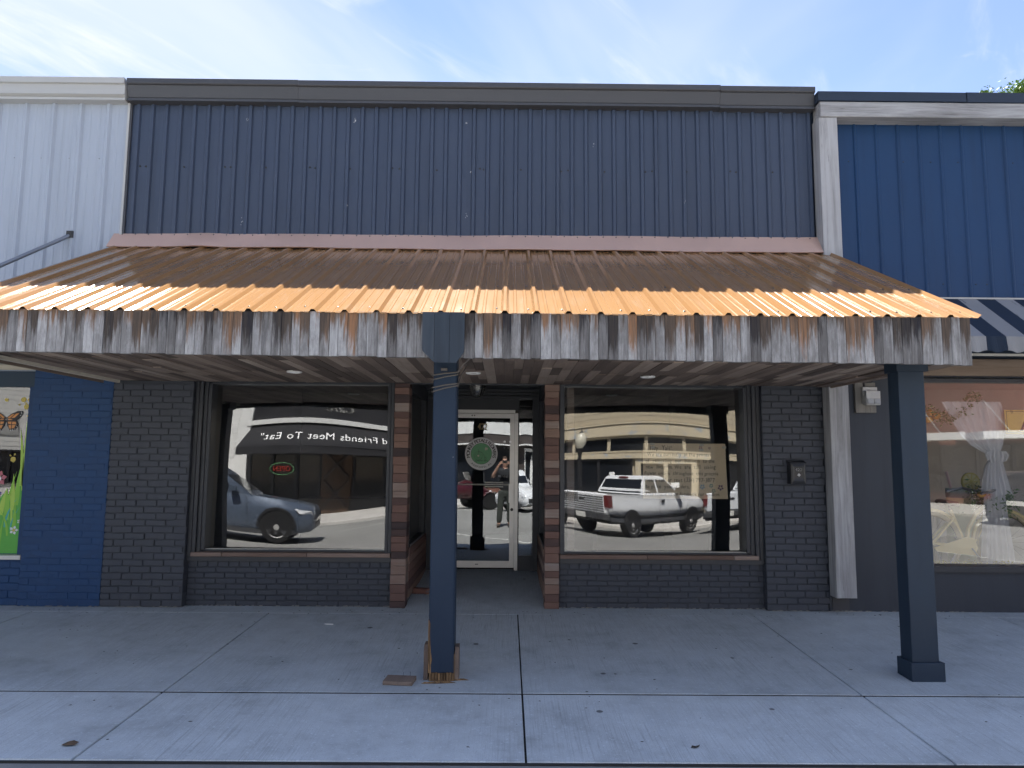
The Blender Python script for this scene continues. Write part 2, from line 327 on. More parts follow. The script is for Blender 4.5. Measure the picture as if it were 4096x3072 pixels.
# ---- corrugated sheets
def hprof(x, pitch, phase, hb, ht, h, minor):
    q = (x - phase) / pitch; d = abs(q - round(q)) * pitch
    if d < hb: return h * min(1, (hb - d) / (hb - ht))
    if minor:
        for m in (1 / 3, 2 / 3):
            e = abs((q - math.floor(q)) - m) * pitch
            if e < .014: return .0035 * min(1, (.014 - e) / .006)
    return 0.0
def corr(name, m, parent, xa, xb, pitch, phase, P0, P1, hb=.03, ht=.011, h=.019, minor=True, t=.0025):
    xs = {xa, xb}; k0 = math.floor((xa - phase) / pitch) - 1; k1 = math.ceil((xb - phase) / pitch) + 1
    for k in range(k0, k1 + 1):
        c = phase + k * pitch; pts = [c - hb, c - ht, c + ht, c + hb]
        if minor: pts += [c + pitch * q + e for q in (1 / 3, 2 / 3) for e in (-.014, -.008, .008, .014)]
        xs |= {p for p in pts if xa < p < xb}
    xs = sorted(xs); a = Vector((0, P1[0] - P0[0], P1[1] - P0[1])).normalized(); n = Vector((0, a.z, -a.y))
    A = Vector((0, *P0)); B = Vector((0, *P1)); v = []
    for P in (A, B):
        for off in (0, -t):
            v += [P + Vector((x, 0, 0)) + n * (hprof(x, pitch, phase, hb, ht, h, minor) + off) for x in xs]
    N = len(xs); f = []
    for i in range(N - 1):
        f += [(i, i + 1, 2 * N + i + 1, 2 * N + i), (N + i, 3 * N + i, 3 * N + i + 1, N + i + 1), (2 * N + i, 2 * N + i + 1, 3 * N + i + 1, 3 * N + i), (i, N + i, N + i + 1, i + 1)]
    f += [(0, 2 * N, 3 * N, N), (N - 1, 2 * N - 1, 4 * N - 1, 3 * N - 1)]
    return MB().add(v, f).build(name, m, parent)
def screws(name, pts, nrm, m, parent, r=.006):
    b = MB()
    for p in pts: b.lathe(p, nrm, [(r * 1.5, 0), (r * 1.5, .002), (r, .003), (r * .9, .007), (.001, .008)], 6)
    return kind(b.build(name, m, parent), 'stuff')

# ---- text
GL = {}
def glyph(ch):
    if ch not in GL:
        cu = bpy.data.curves.new('g', 'FONT'); cu.body = ch; cu.size = 1; cu.resolution_u = 3
        o = bpy.data.objects.new('g', cu); COL.objects.link(o); bpy.context.view_layer.update()
        me = bpy.data.meshes.new_from_object(o.evaluated_get(bpy.context.evaluated_depsgraph_get()))
        vs = [tuple(q.co) for q in me.vertices]; fs = [tuple(p.vertices) for p in me.polygons]
        bpy.data.objects.remove(o); bpy.data.curves.remove(cu); bpy.data.meshes.remove(me)
        GL[ch] = (vs, fs, max([q[0] for q in vs] + [.22]) + .07)
    return GL[ch]
def text(mb, s, size, place, jitter=0, wide=1.0, track=0.0, shear=0.0, bold=0.0, center=True):
    """place(x, z) -> world point; letters are laid on a flat plane"""
    adv = [(glyph(c)[2] if c != ' ' else .34) * wide + track for c in s]; tot = sum(adv) * size; x = -tot / 2 if center else 0
    for c, a in zip(s, adv):
        if c != ' ':
            vs, fs, _ = glyph(c); ja = rnd.uniform(-jitter, jitter); jz = rnd.uniform(-jitter, jitter) * size * .6; js = 1 + rnd.uniform(-jitter, jitter)
            for off in ([0] if not bold else [-bold, bold]):
                mb.add([place(x + off * size + size * js * ((p[0] * wide + shear * p[1]) - ja * p[1]), size * js * (p[1] + ja * p[0]) + jz) for p in vs], fs)
        x += a * size
    return tot
def arc_text(mb, s, size, cx, cz, rad, a0, a1, place, inside=False, bold=0.0):
    adv = [(glyph(c)[2] if c != ' ' else .34) for c in s]; tot = sum(adv); acc = 0
    for c, a in zip(s, adv):
        an = R(a0 + (a1 - a0) * (acc + a / 2) / tot); acc += a
        if c == ' ': continue
        vs, fs, w = glyph(c)
        for off in ((-bold, bold) if bold else (0,)):
            pts = []
            for p in vs:
                lx = (p[0] - w / 2 + .03 + off) * size; lz = (p[1] - .35) * size
                if inside: d = Vector((math.cos(an), math.sin(an))); q = d * (rad - lz) + Vector((-d.y, d.x)) * lx
                else: d = Vector((math.cos(an), math.sin(an))); q = d * (rad + lz) + Vector((d.y, -d.x)) * lx
                pts.append(place(cx + q.x, cz + q.y))
            mb.add(pts, fs)
def disc(mb, c, r, place, n=40, r0=0.0):
    if r0: mb.add([place(c[0] + q * math.cos(2 * math.pi * i / n), c[1] + q * math.sin(2 * math.pi * i / n)) for q in (r0, r) for i in range(n)], [(i, (i + 1) % n, n + (i + 1) % n, n + i) for i in range(n)])
    else: mb.add([place(c[0] + r * math.cos(2 * math.pi * i / n), c[1] + r * math.sin(2 * math.pi * i / n)) for i in range(n)], [tuple(range(n))])
def poly(mb, pts, place): mb.add([place(*p) for p in pts], [tuple(range(len(pts)))])
def stroke(mb, pts, w, place):
    for (a, b), (c, d) in zip(pts[:-1], pts[1:]):
        t = Vector((c - a, d - b));
        if t.length < 1e-6: continue
        t.normalize(); n = Vector((-t.y, t.x)) * w / 2; t = t * w * .4
        poly(mb, [(a - t.x + n.x, b - t.y + n.y), (a - t.x - n.x, b - t.y - n.y), (c + t.x - n.x, d + t.y - n.y), (c + t.x + n.x, d + t.y + n.y)], place)
def facing(y, sx=1):            # plane at depth y whose text is read from -Y (sx=1) or from +Y (sx=-1)
    return lambda x0, z0: (lambda x, z: Vector((x0 + sx * x, y, z0 + z)))

# ---- panes: plate glass slab bowed by its own weight
def pane(name, x0, x1, y, z0, z1, m, parent, bow=.0, th=.006, yaw=0.0, tilt=0.0, nx=36, nz=30):
    v = []; cx, cz = (x0 + x1) / 2, (z0 + z1) / 2
    for lay in (0, th):
        for j in range(nz + 1):
            for i in range(nx + 1):
                x = x0 + (x1 - x0) * i / nx; z = z0 + (z1 - z0) * j / nz
                w = bow * math.cos(math.pi * (x - cx) / (x1 - x0)) * math.cos(math.pi * (z - cz) / (z1 - z0))
                v.append((x, y + lay + w + (x - cx) * yaw + (z - cz) * tilt, z))
    N = (nx + 1) * (nz + 1); f = []
    for j in range(nz):
        for i in range(nx):
            a = j * (nx + 1) + i; f += [(a, a + 1, a + nx + 2, a + nx + 1), (N + a, N + a + nx + 1, N + a + nx + 2, N + a + 1)]
    edge = [i for i in range(nx + 1)] + [j * (nx + 1) + nx for j in range(1, nz + 1)] + [nz * (nx + 1) + i for i in range(nx - 1, -1, -1)] + [j * (nx + 1) for j in range(nz - 1, 0, -1)]
    f += [(a, N + a, N + b, b) for a, b in zip(edge, edge[1:] + edge[:1])]
    return MB().add(v, f).build(name, m, parent, smooth=30)

def brick_mesh(L, D, H, m, name, c=.004, seed=0):
    r = random.Random(seed); j = lambda a=.0015: r.uniform(-a, a); b = MB().cham(-L / 2, L / 2, 0, D, -H / 2, H / 2, c)
    b.v = [p + Vector((j(), j(.002) if p.y < D / 2 else 0, j())) for p in b.v]
    return mesh_of(b, name, m)
def bond(x0, x1, z0, n, ch, L, jt, y, D, parent, m, seed, cut=None):
    """running bond of separate bricks; end pieces cut to the wall's edges"""
    r = random.Random(seed); pool = {}
    for k in range(n):
        x = x0 - (0 if k % 2 == 0 else (L + jt) / 2) - (.12 * (k % 3 == 2) * L)
        while x < x1 - .02:
            a, b = max(x, x0), min(x + L, x1)
            if b - a > .025:
                key = (round(b - a, 2), r.randrange(3))
                if key not in pool: pool[key] = brick_mesh(b - a if b - a < L - .01 else L, D, ch - jt * .85, m, 'brick', seed=r.randrange(9999))
                put('brick', pool[key], parent, ((a + b) / 2, y + r.uniform(-.0035, .0025), z0 + ch * (k + .5) + r.uniform(-.0015, .0015)), (r.uniform(-.006, .006), r.uniform(-.005, .005), r.uniform(-.008, .008)))
            x += L + jt
# ================================================================ ground, road, pavements
def gz(y): return 0.0345 * min(y, 0)
ROAD = -.235
kind(MB().box(-160, 160, -190, 150, -1.2, -.42).build('ground', MAT['dirt']), 'structure')
b = MB()
prof = [(-3.56, ROAD), (-6, ROAD + .04), (-10.5, ROAD + .09), (-15, ROAD + .04), (-17.6, ROAD)]
b.loft([[(x, y, z) for y, z in prof] + [(x, y, -.43) for y, z in prof[::-1]] for x in (-150, 150)])
road = kind(b.build('road', MAT['asphalt']), 'structure')
wl = paint('worn white road paint', (.55, .55, .52), .8, .15, 3, wear=(9, .58), wearcol=(.16, .158, .15))
def rz(y):
    for (a, za), (c, zc_) in zip(prof, prof[1:]):
        if c <= y <= a: return za + (zc_ - za) * (y - a) / (c - a)
    return ROAD
b = MB()
for k in range(-9, 10):
    for (xa, ya, xb, yb) in ((k * 3.3 + .4, -17.3, k * 3.3 - 2.8, -13.2), (k * 3.3 + 1.2, -3.9, k * 3.3 - 1.4, -6.6)):
        n = Vector((yb - ya, xa - xb, 0)).normalized() * .05
        for q in range(4):
            p0 = Vector((xa + (xb - xa) * q / 4, ya + (yb - ya) * q / 4, 0)); p1 = Vector((xa + (xb - xa) * (q + 1) / 4, ya + (yb - ya) * (q + 1) / 4, 0))
            p0.z = rz(p0.y) + .005; p1.z = rz(p1.y) + .005
            b.add([p0 + n, p0 - n, p1 - n, p1 + n], [(0, 1, 2, 3)])
kind(b.build('road_markings', wl), 'structure')
walk = kind(MB().prism([(-60, .0, -.02), (-60, -3.395, -.138), (-60, -3.395, -.42), (-60, .0, -.42)], (120, 0, 0)).build('pavement', MAT['joint']), 'structure')
XJ = [-12.0, -9.4, -7.05, -4.66, -2.335, .115, 2.45, 4.87, 7.3, 9.7, 12.1]
r5 = random.Random(3)
def slab(xa, xb, ya, yb, g=.006, dz=0.0, m='concrete'):
    xa += g; xb -= g; ya2, yb2 = ya - g, yb + g; c = .003; b = MB()
    lo = [(xa, ya2), (xb, ya2), (xb, yb2), (xa, yb2)]; hi = [(xa + c, ya2 - c), (xb - c, ya2 - c), (xb - c, yb2 + c), (xa + c, yb2 + c)]
    b.add([(x, y, gz(y) - .05) for x, y in lo] + [(x, y, gz(y) - .006 + dz) for x, y in lo] + [(x, y, gz(y) + dz) for x, y in hi],
          [(0, 1, 5, 4), (1, 2, 6, 5), (2, 3, 7, 6), (3, 0, 4, 7), (4, 5, 9, 8), (5, 6, 10, 9), (6, 7, 11, 10), (7, 4, 8, 11), (8, 9, 10, 11)])
    b.build('concrete_slab', MAT[m], walk)
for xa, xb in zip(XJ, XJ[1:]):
    slab(xa, xb, -.20, -2.346, .005, r5.uniform(-.001, .001)); slab(xa, xb, -2.366, -3.376, .006, r5.uniform(.000, .002), 'concrete2')  # front slabs paler: cleaner concrete, plus open sky beyond the eave put into the colour
slab(-12, 12.1, .10, -.20, .002, -.001)
for ya, yb in ((-2.342, -2.370), (-3.374, -3.402), (-.196, -.208)): MB().prism([(-12, ya, gz(ya) - .04), (-12, ya, gz(ya) - .0035), (-12, yb, gz(yb) - .0035), (-12, yb, gz(yb) - .04)], (24.1, 0, 0)).build('joint_dirt', MAT['joint'], walk)
kind(MB().prism([(-60, -3.40, -.125), (-60, -3.545, -.13), (-60, -3.57, -.15), (-60, -3.58, -.4), (-60, -3.40, -.4)], (120, 0, 0)).build('kerb', MAT['kerb']), 'structure')
kind(MB().prism([(-60, -17.6, -.4), (-60, -17.6, -.15), (-60, -17.75, -.12), (-60, -23.5, -.03), (-60, -23.5, -.4)], (120, 0, 0)).build('pavement_opposite', concrete('sunlit concrete', (.48, .46, .43), False)), 'structure')

# ================================================================ the flower shop
ZS = 2.305
shop = thing('flower_shop_building', 'single storey shop with charcoal blue metal siding over black painted brick piers', 'building', (-.4, 0, 0))
MB().box(-4.12, 3.295, .035, .30, 2.33, 5.50).build('upper_wall', MAT['frame'], shop)
MB().box(-4.12, 3.295, .30, 13, 4.55, 4.75).build('flat_roof', MAT['dirt'], shop)
# siding sheets
x = -4.125; i = 0
while x < 3.28:
    xe = min(x + .9144, 3.285)
    corr('siding_panel', MAT['siding'], shop, x, xe, .1524, -4.125 + .076, (.010 - .0012 * (i % 2), 5.345), (.010 - .0012 * (i % 2), 3.74), .027, .015, .022, False)
    x += .9144 - .0; i += 1
MB().prism([(-4.135, .02, 5.35), (-4.135, -.012, 5.35), (-4.135, -.012, 3.8), (-4.135, .02, 3.8)], (.018, 0, 0)).build('corner_trim', MAT['cap'], shop)
screws('siding_screws', [Vector((-4.0 + k * .1524 * 3 + rnd.uniform(-.02, .02), .009, 4.64 + rnd.uniform(-.012, .012))) for k in range(16)] + [Vector((-4.0 + .06 + k * .1524 * 6, .009, 4.64)) for k in range(8)], (0, -1, 0), MAT['black'], shop, .008)
b = MB(); rq = random.Random(9)
for (sx_, sz_, n_) in ((-2.86, 5.17, 4), (-1.69, 5.16, 6), (-.48, 5.15, 6), (-2.87, 4.02, 5), (-.42, 4.60, 3), (-.47, 4.10, 4), (-1.75, 4.22, 2), (.9, 4.9, 2), (1.9, 4.3, 2)):
    for q in range(n_):
        a_, c_ = sx_ + rq.gauss(0, .008), sz_ + rq.gauss(0, .014); w_, h_ = rq.uniform(.002, .006), rq.uniform(.004, .016); b.box(a_, a_ + w_, -.0135, -.0125, c_, c_ + h_)
kind(b.build('scuff_marks', MAT['white'], shop), 'stuff')
# parapet cap in three lengths
cp = [(.06, 5.572), (-.125, 5.572), (-.125, 5.520), (-.118, 5.512), (-.100, 5.507), (-.072, 5.385), (-.060, 5.372), (-.086, 5.366), (-.086, 5.340), (-.02, 5.336), (.06, 5.336)]
for xa, xb, dz in ((-4.135, -2.291, 0), (-2.289, 2.277, -.004), (2.279, 3.302, -.012)):
    m = .0015
    MB().loft([[(xx, yy + q, zz + dz - .005 * (xx + 4) / 7.4) for yy, zz in cp] for xx, q in ((xa, 0), (xb, 0))]).build('parapet_cap', MAT['cap'], shop)

# brick piers
def pier(x0, x1, label, seed):
    p = MB().box(x0 + .008, x1 - .008, .010, .30, .0, ZS).build('brick_pier', MAT['mortar'], shop, (x0, 0, 0))
    p['label'] = label
    bond(x0, x1, .003, 34, .0668, .2, .0095, 0, .115, p, MAT['brick'], seed)
    return p
pL = pier(-4.118, -3.285, 'charcoal painted brick pier beside the blue wall', 5)
pR = pier(2.66, 3.298, 'charcoal painted brick pier carrying the mailbox', 8)

# knee walls below the show windows
def knee(x0, x1, seed):
    w = MB().box(x0, x1, .098, .30, 0, .452).build('knee_wall', MAT['mortar'], shop, (x0, .1, 0)); r = random.Random(seed); b = MB()
    ch = .0555
    for k in range(7):
        x = x0 - (0 if k % 2 else .105) - r.uniform(0, .03)
        while x < x1:
            a, c = max(x, x0), min(x + .2, x1)
            if c - a > .03: b.cham(a, c, .09 + r.uniform(-.003, .002), .11, .003 + ch * k, .003 + ch * (k + 1) - .008, .004)
            x += .2095
    x = x0
    while x < x1 - .03:
        c = min(x + r.uniform(.088, .10), x1); b.cham(x, c, .088 + r.uniform(-.003, .003), .11, .003 + ch * 7, .003 + ch * 7 + .058, .005); x = c + .010
    kind(b.build('brickwork', MAT['brick'], w), 'stuff')
knee(-3.285, -1.19, 21); knee(.545, 2.66, 22)

def show_window(x0, x1, g0, g1, tint, bow, yaw, tilt, steps_left, sillcuts):
    fr = MB()
    gz0, gz1 = .572, 2.288
    fr.box(x0, x1, .052, .24, .452, .500); fr.box(g0 - .03, g1 + .03, .085, .24, .548, .566); fr.box(g0 - .03, g1 + .03, .085, .24, gz1, ZS + .03)
    for side, (a, c) in (('l', (x0, g0)), ('r', (g1, x1))):
        n = max(1, int((c - a) / .035)); wd = (c - a) / n
        for q in range(n):
            d = (q if side == 'l' else n - 1 - q); yy = .045 + .016 * d - .008 * (d % 2)
            fr.cham(a + q * wd + .001, a + (q + 1) * wd - .001, yy, .235, .50, ZS + .02, .004)
    f = fr.build('window_frame', MAT['frame'], shop)
    MB().box(g0, g1, .118, .124, .563, .574).build('glazing_bead', MAT['offw'], f)
    for xa, xb in zip(sillcuts, sillcuts[1:]): MB().cham(xa + .002, xb - .002, .022 + rnd.uniform(-.003, .003), .20, .502, .545, .004).build('sill_board', MAT['sill'], f)
    pane('glass_pane', g0 - .01, g1 + .01, .165, gz0, gz1 + .005, MAT['glass'], f, bow, yaw=yaw, tilt=tilt)
show_window(-3.285, -1.19, -3.125, -1.262, None, .0058, -.040, .009, True, [-3.24, -2.92, -2.05, -1.192])
show_window(.545, 2.66, .598, 2.495, None, .0058, .040, .011, False, [.547, 1.45, 2.34, 2.60])

# reclaimed wood block jambs either side of the entry
def jamb(x0, x1, label, sgn):
    core = MB().box(x0 + .004, x1 - .004, .05, .20, 0, ZS).build('entry_jamb', MAT['frame'], shop, (x0, 0, 0)); core['label'] = label
    z = .004; r = random.Random(int(x0 * 100) + 900)
    while z < ZS - .03:
        h = r.choice((.068, .072, .08, .088, .094)); h = min(h, ZS - .002 - z)
        mb = MB().cham(x0 + r.uniform(-.003, .003), x1 + r.uniform(-.003, .003), .018 + r.uniform(-.004, .004), .20, z, z + h - .003, .0025)
        mb.build('wood_block', MAT['block'], core, ((x0 + x1) / 2, .1, z + h / 2)); z += h
jamb(-1.186, -1.032, 'stack of red brown wood blocks beside the dark car reflection window', 1)
jamb(.392, .541, 'stack of red brown wood blocks beside the handwritten notice window', -1)

# recessed entry
YD = 1.80; FL = .118
MB().prism([(-1.19, -.02, -.004), (-1.19, 1.9, FL), (-1.19, 1.9, -.1), (-1.19, -.02, -.1)], (1.74, 0, 0)).build('entry_floor', MAT['concrete'], shop)
cl = MB().box(-1.19, .545, .04, 1.95, 2.415, 2.47).build('entry_ceiling', MAT['frame'], shop, (0, 1, 2.41))
for k in range(11): MB().cham(-1.05, .41, .06, .07, 0, .158, .002).xf(Matrix.Translation((0, .06 + k * .16, 2.412)) @ Matrix.Rotation(R(90), 4, 'X') @ Matrix.Translation((0, -.06, -.0))).build('ceiling_board', MAT['frame'], cl)
MB().box(-1.19, .545, .035, .12, ZS + .002, 2.44).box(-1.05, .41, .02, .04, ZS - .012, ZS + .05).build('entry_header', MAT['frame'], shop)
for sx, xw, xo in ((1, -1.04, -1.11), (-1, .405, .475)):
    a, c = min(xw, xo), max(xw, xo)
    sf = MB().box(a, c, .20, .30, 0, 2.42).box(a, c, 1.62, 1.80, 0, 2.42).box(a, c, .30, 1.62, 2.25, 2.42).box(a, c, .30, 1.62, .0, .56).box(a - .01, c + .01, .30, 1.62, .56, .60).build('side_window_frame', MAT['frame'], shop)
    MB().box((xw + xo) / 2 - .003, (xw + xo) / 2 + .003, .30, 1.62, .60, 2.25).build('side_pane', MAT['dglass'], sf)
    for k in range(6):
        MB().cham(0, 1.56, 0, .016, 0, .082, .002).xf(Matrix.Translation((xw + .017 * sx, .22 if sx > 0 else 1.78, .07 + k * .085)) @ Matrix.Rotation(R(90 if sx > 0 else -90), 4, 'Z')).build('side_plank', MAT['block'], sf, (xw, 1, .1 + k * .085))
# wall round the door
dw = MB()
dw.box(-1.11, -.845, YD, YD + .08, FL - .02, 2.42).box(.325, .475, YD - .03, YD + .08, FL - .02, 2.42).box(-.845, .145, YD, YD + .06, 2.155, 2.42).box(.138, .150, YD - .005, YD + .05, FL, 2.42).box(.145, .325, YD - .01, YD + .06, FL - .02, .30).box(.145, .325, YD - .005, YD + .05, 2.335, 2.42)
dwl = dw.build('door_wall', MAT['frame'], shop)
b = MB()
for zz in (2.30, 2.345, 2.385): b.box(-1.05, .41, YD - .045 - (zz - 2.3) * .3, YD - .001, zz, zz + .03)
b.build('door_moulding', MAT['frame'], dwl)
pane('sidelight_pane', .148, .327, YD + .02, .298, 2.34, MAT['dglass'], dwl, .0012, yaw=.0075, tilt=.003, nx=10, nz=24)
# aluminium door
door = MB().box(-.842, -.80, YD - .03, YD + .05, FL, 2.152).box(.093, .136, YD - .03, YD + .05, FL, 2.110).box(-.842, .098, YD - .03, YD + .05, 2.109, 2.152).build('door_frame', MAT['alu'], shop)
lf = MB().box(-.795, -.735, YD - .02, YD + .025, .15, 2.104).box(.032, .090, YD - .02, YD + .025, .15, 2.104).box(-.735, .032, YD - .0195, YD + .0245, 2.047, 2.104).box(-.735, .032, YD - .0195, YD + .0245, .15, .232).build('door_leaf', MAT['alu'], door)
lf['label'] = 'aluminium framed glass shop door'
dp = pane('door_pane', -.74, .036, YD, .230, 2.05, MAT['dglass'], lf, .0012, yaw=.0080, tilt=.0030)
MB().tube([(-.735, YD - .045, 1.193), (.030, YD - .045, 1.196)], .009, 8).box(-.285, -.05, YD - .054, YD - .040, 1.160, 1.174).box(-.285, -.05, YD - .055, YD - .041, 1.213, 1.228).build('push_bar', MAT['offw'], lf, smooth=True)
MB().box(.022, .034, YD - .075, YD - .02, .966, 1.206).box(.034, .080, YD - .085, YD - .07, .966, 1.206).build('door_pull', MAT['alu'], lf)
MB().lathe((.062, YD - .02, .88), (0, -1, 0), [(.019, 0), (.019, .010), (.015, .014), (.006, .013), (.005, .009)], 16).build('lock_cylinder', MAT['black'], lf, smooth=True)
b = MB()
for xx in (-.46, -.43): b.lathe((xx, YD - .0205, 2.078), (0, -1, 0), [(.009, 0), (.008, .003), (.003, .001)], 10)
b.box(-.40, -.36, YD - .0225, YD - .019, .188, .197)
b.build('screw_heads', MAT['black'], lf)
pl = facing(YD - .0125)
b = MB(); text(b, '422', .118, pl(-.322, 1.897), wide=.66, bold=.022); b.build('door_number', MAT['gold'], lf)
# round logo: disc, green centre, bicycle, lettering
LX, LZ, LR = -.336, 1.586, .210
P = lambda y: (lambda x, z: Vector((LX + x, y, LZ + z)))
b = MB(); disc(b, (0, 0), LR, P(YD - .0130), 64); lg = b.build('shop_logo', plain('logo grey white', (.78, .79, .80), .5), lf)
b = MB(); disc(b, (0, 0), .134, P(YD - .0140), 56); b.build('logo_centre', MAT['green'], lg)
b = MB(); disc(b, (0, 0), .1365, P(YD - .0145), 56, .1335)
arc_text(b, 'MONKEY PETALS FLOWERS', .062, 0, 0, .170, 198, -18, P(YD - .0150), bold=.016)
arc_text(b, 'ASHFORD, AL', .034, 0, 0, .172, 222, 318, P(YD - .0150), inside=True, bold=.01)
text(b, '(334)797-3877', .027, lambda x, z: P(YD - .0152)(x + .003, z - .098), bold=.012, wide=.95)
disc(b, (-.038, -.026), .0555, P(YD - .0151), 40, .0535)
for k in range(16):
    a = 2 * math.pi * k / 16; stroke(b, [(-.038 + .012 * math.cos(a), -.026 + .012 * math.sin(a)), (-.038 + .054 * math.cos(a), -.026 + .054 * math.sin(a))], .0014, P(YD - .0149))
disc(b, (.052, -.058), .0195, P(YD - .0151), 28, .0175); disc(b, (.052, -.058), .009, P(YD - .0151), 20, .0075)
stroke(b, [(-.038, -.026), (-.035, .052), (-.045, .056)], .0035, P(YD - .0153)); stroke(b, [(-.036, .035), (.015, .012), (.038, -.03), (.052, -.058)], .003, P(YD - .0153))
b.build('logo_print', MAT['ink'], lg)
b = MB(); disc(b, (-.038, -.026), .013, P(YD - .0156), 24)
for k in range(9):
    a = k * 2.4; disc(b, (.062 + .018 * math.cos(a) * (k / 9) ** .5, .064 + .018 * math.sin(a) * (k / 9) ** .5), .0075, P(YD - .0150 - k * .0001), 10)
b.build('logo_flowers', plain('pale cream print', (.62, .58, .47), .6), lg)
b = MB(); text(b, 'NFIB', .036, pl(-.028, 1.288), bold=.02); poly(b, [(-.118, 1.288), (-.085, 1.288), (-.085, 1.316), (-.118, 1.316)], lambda x, z: Vector((x, YD - .0125, z))); b.build('nfib_sticker', plain('sticker grey', (.33, .34, .36), .5), lf)
b = MB()
for k, w in enumerate((.052, .030, .062, .066, .03)): b.box(-.045 - w / 2, -.045 + w / 2, YD + .012, YD + .0125, 1.452 - k * .013, 1.459 - k * .013)
b.build('red_notice', plain('red print', (.40, .05, .06), .6), lf)

# interior behind the glass
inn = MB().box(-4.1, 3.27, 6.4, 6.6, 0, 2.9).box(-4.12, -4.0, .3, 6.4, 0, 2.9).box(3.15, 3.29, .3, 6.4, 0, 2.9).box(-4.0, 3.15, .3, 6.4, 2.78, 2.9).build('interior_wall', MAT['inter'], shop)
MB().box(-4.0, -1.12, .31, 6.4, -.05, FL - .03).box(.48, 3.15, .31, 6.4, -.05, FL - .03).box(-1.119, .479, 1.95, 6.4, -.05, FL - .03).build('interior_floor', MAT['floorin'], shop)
MB().box(-4.12, 3.295, 12.8, 13, 0, 4.55).box(-4.12, -4.0, .3, 12.8, 2.9, 4.55).box(3.17, 3.295, .3, 12.8, 2.9, 4.55).build('rear_wall', MAT['stucco'], shop)
MB().cham(.640, .715, .22, .30, .45, 2.30, .003).build('interior_post', MAT['sill'], shop)
for xa, ya, w, d, h in ((-2.9, 2.6, 1.3, .6, .95), (1.3, 3.2, 1.4, .6, 1.0), (2.0, 1.4, .5, .5, .75)):
    MB().box(xa, xa + w, ya, ya + d, h - .04, h).box(xa + .03, xa + w - .03, ya + .03, ya + d - .03, .08, h - .04).build('display_counter', MAT['inter'], shop)

# ================================================================ the porch roof
AX0, AX1 = -4.21, 3.392
PH = -3.4559; S = .2286
ET, EE = (-.06, 3.722), (-2.4124, 2.5490)
porch = thing('porch_roof', 'copper coloured metal porch roof with weathered plank fascia and three posts', 'porch roof', (-.4, -2.0, gz(-2.0)))
slope = (ET[1] - EE[1]) / (ET[0] - EE[0])
x = AX0; k = 0
cuts = [AX0] + [PH + S * (4 * q + 1.62) for q in range(-1, 8)]; cuts = [c for c in cuts if c < AX1 - .1] + [AX1]
for xa, xb in zip(cuts, cuts[1:]):
    dzp = .0016 * (k % 2); k += 1
    corr('roof_panel', MAT['copper'], porch, xa, xb, S, PH, (ET[0], ET[1] + dzp), (EE[0] - .004 * (k % 3), EE[1] + dzp - .002 * (k % 3)), .030, .011, .023, True)
nrm = Vector((0, -slope, 1)).normalized()
def on_roof(x, y): return Vector((x, y, ET[1] + slope * (y - ET[0])))
pts = []
for yy in (-2.30, -1.62, -.72):
    for q in range(-3, 30): pts.append(on_roof(PH + S * (q + .5) + rnd.uniform(-.03, .03) + .05, yy + rnd.uniform(-.02, .02)) + nrm * .001)
screws('roof_screws', pts, nrm, MAT['cap'], porch, .006)
# wavy wall flashing
v = []; N = 90; f = []
for i in range(N + 1):
    x = -4.222 + (3.352 + 4.222) * i / N; w = .006 * math.sin(x * 2.1) + .004 * math.sin(x * 5.3 + 1) + (.018 * math.exp(-((x + 3.25) / .18) ** 2) - .0)
    e = .02 * (i == 0); up = 3.886 + .0035 * (x + 4.2) + w * .5
    for (yy, zz) in ((-.012, up), (-.014 - abs(w) * .6, up - .010), (-.138 - w, 3.722 + w * .4), (-.145 - w, 3.708 + w * .4), (-.128 - w, 3.702 + w * .4), (-.010, up - .012)): v.append((x, yy, zz))
for i in range(N):
    for j in range(6): f.append((i * 6 + j, (i + 1) * 6 + j, (i + 1) * 6 + (j + 1) % 6, i * 6 + (j + 1) % 6))
f += [(0, 1, 2, 3, 4, 5), tuple(N * 6 + q for q in (5, 4, 3, 2, 1, 0))]
fl = MB().add(v, f).build('wall_flashing', MAT['flash'], porch, smooth=30)
screws('flashing_screws', [Vector((-4.12 + q * .1385, -.034, 3.866 + .0035 * (q * .1385) + rnd.uniform(-.004, .004))) for q in range(55)], (0, -.8, .6), MAT['cap'], porch, .005)
# soffit: reclaimed planks of uneven length
sb = MB().box(-4.05, 3.32, -2.37, .0, ZS + .020, ZS + .04).build('soffit', MAT['frame'], porch, (0, -1.2, ZS))
rs = random.Random(17); x = -4.045
while x < 3.30:
    w = min(rs.choice((.078, .084, .090, .094)), 3.33 - x); y = -2.37; first = True
    while y < -.03:
        L = rs.uniform(.35, .75) if first else rs.uniform(.55, 1.15); ye = min(y + L, .01 - (.0 if x < 3.1 else rs.uniform(0, .05)))
        if .01 - ye < .25: ye = .008
        dz = rs.uniform(-.004, .004)
        MB().box(x + .0012, x + w - .0012, y + .0015, ye - .0015, ZS + dz, ZS + .018 + dz).build('soffit_plank', MAT['soffit'], sb, (x + w / 2, (y + ye) / 2, ZS)); y = ye; first = False
    x += w
for q, (ya, yb, dx_) in enumerate(((-.95, -.52, .15), (-1.45, -.98, .23), (-.52, -.08, .08), (-1.95, -1.5, .24))):
    MB().box(3.20, 3.34 + dx_, ya, yb, ZS - .019, ZS - .004).build('soffit_plank', MAT['soffit'], sb, (3.3, ya, ZS))
MB().box(-4.075, -4.047, -2.36, -.02, ZS - .028, ZS + .03).build('edge_trim', plain('pale trim wood', (.62, .58, .50), .7), porch)
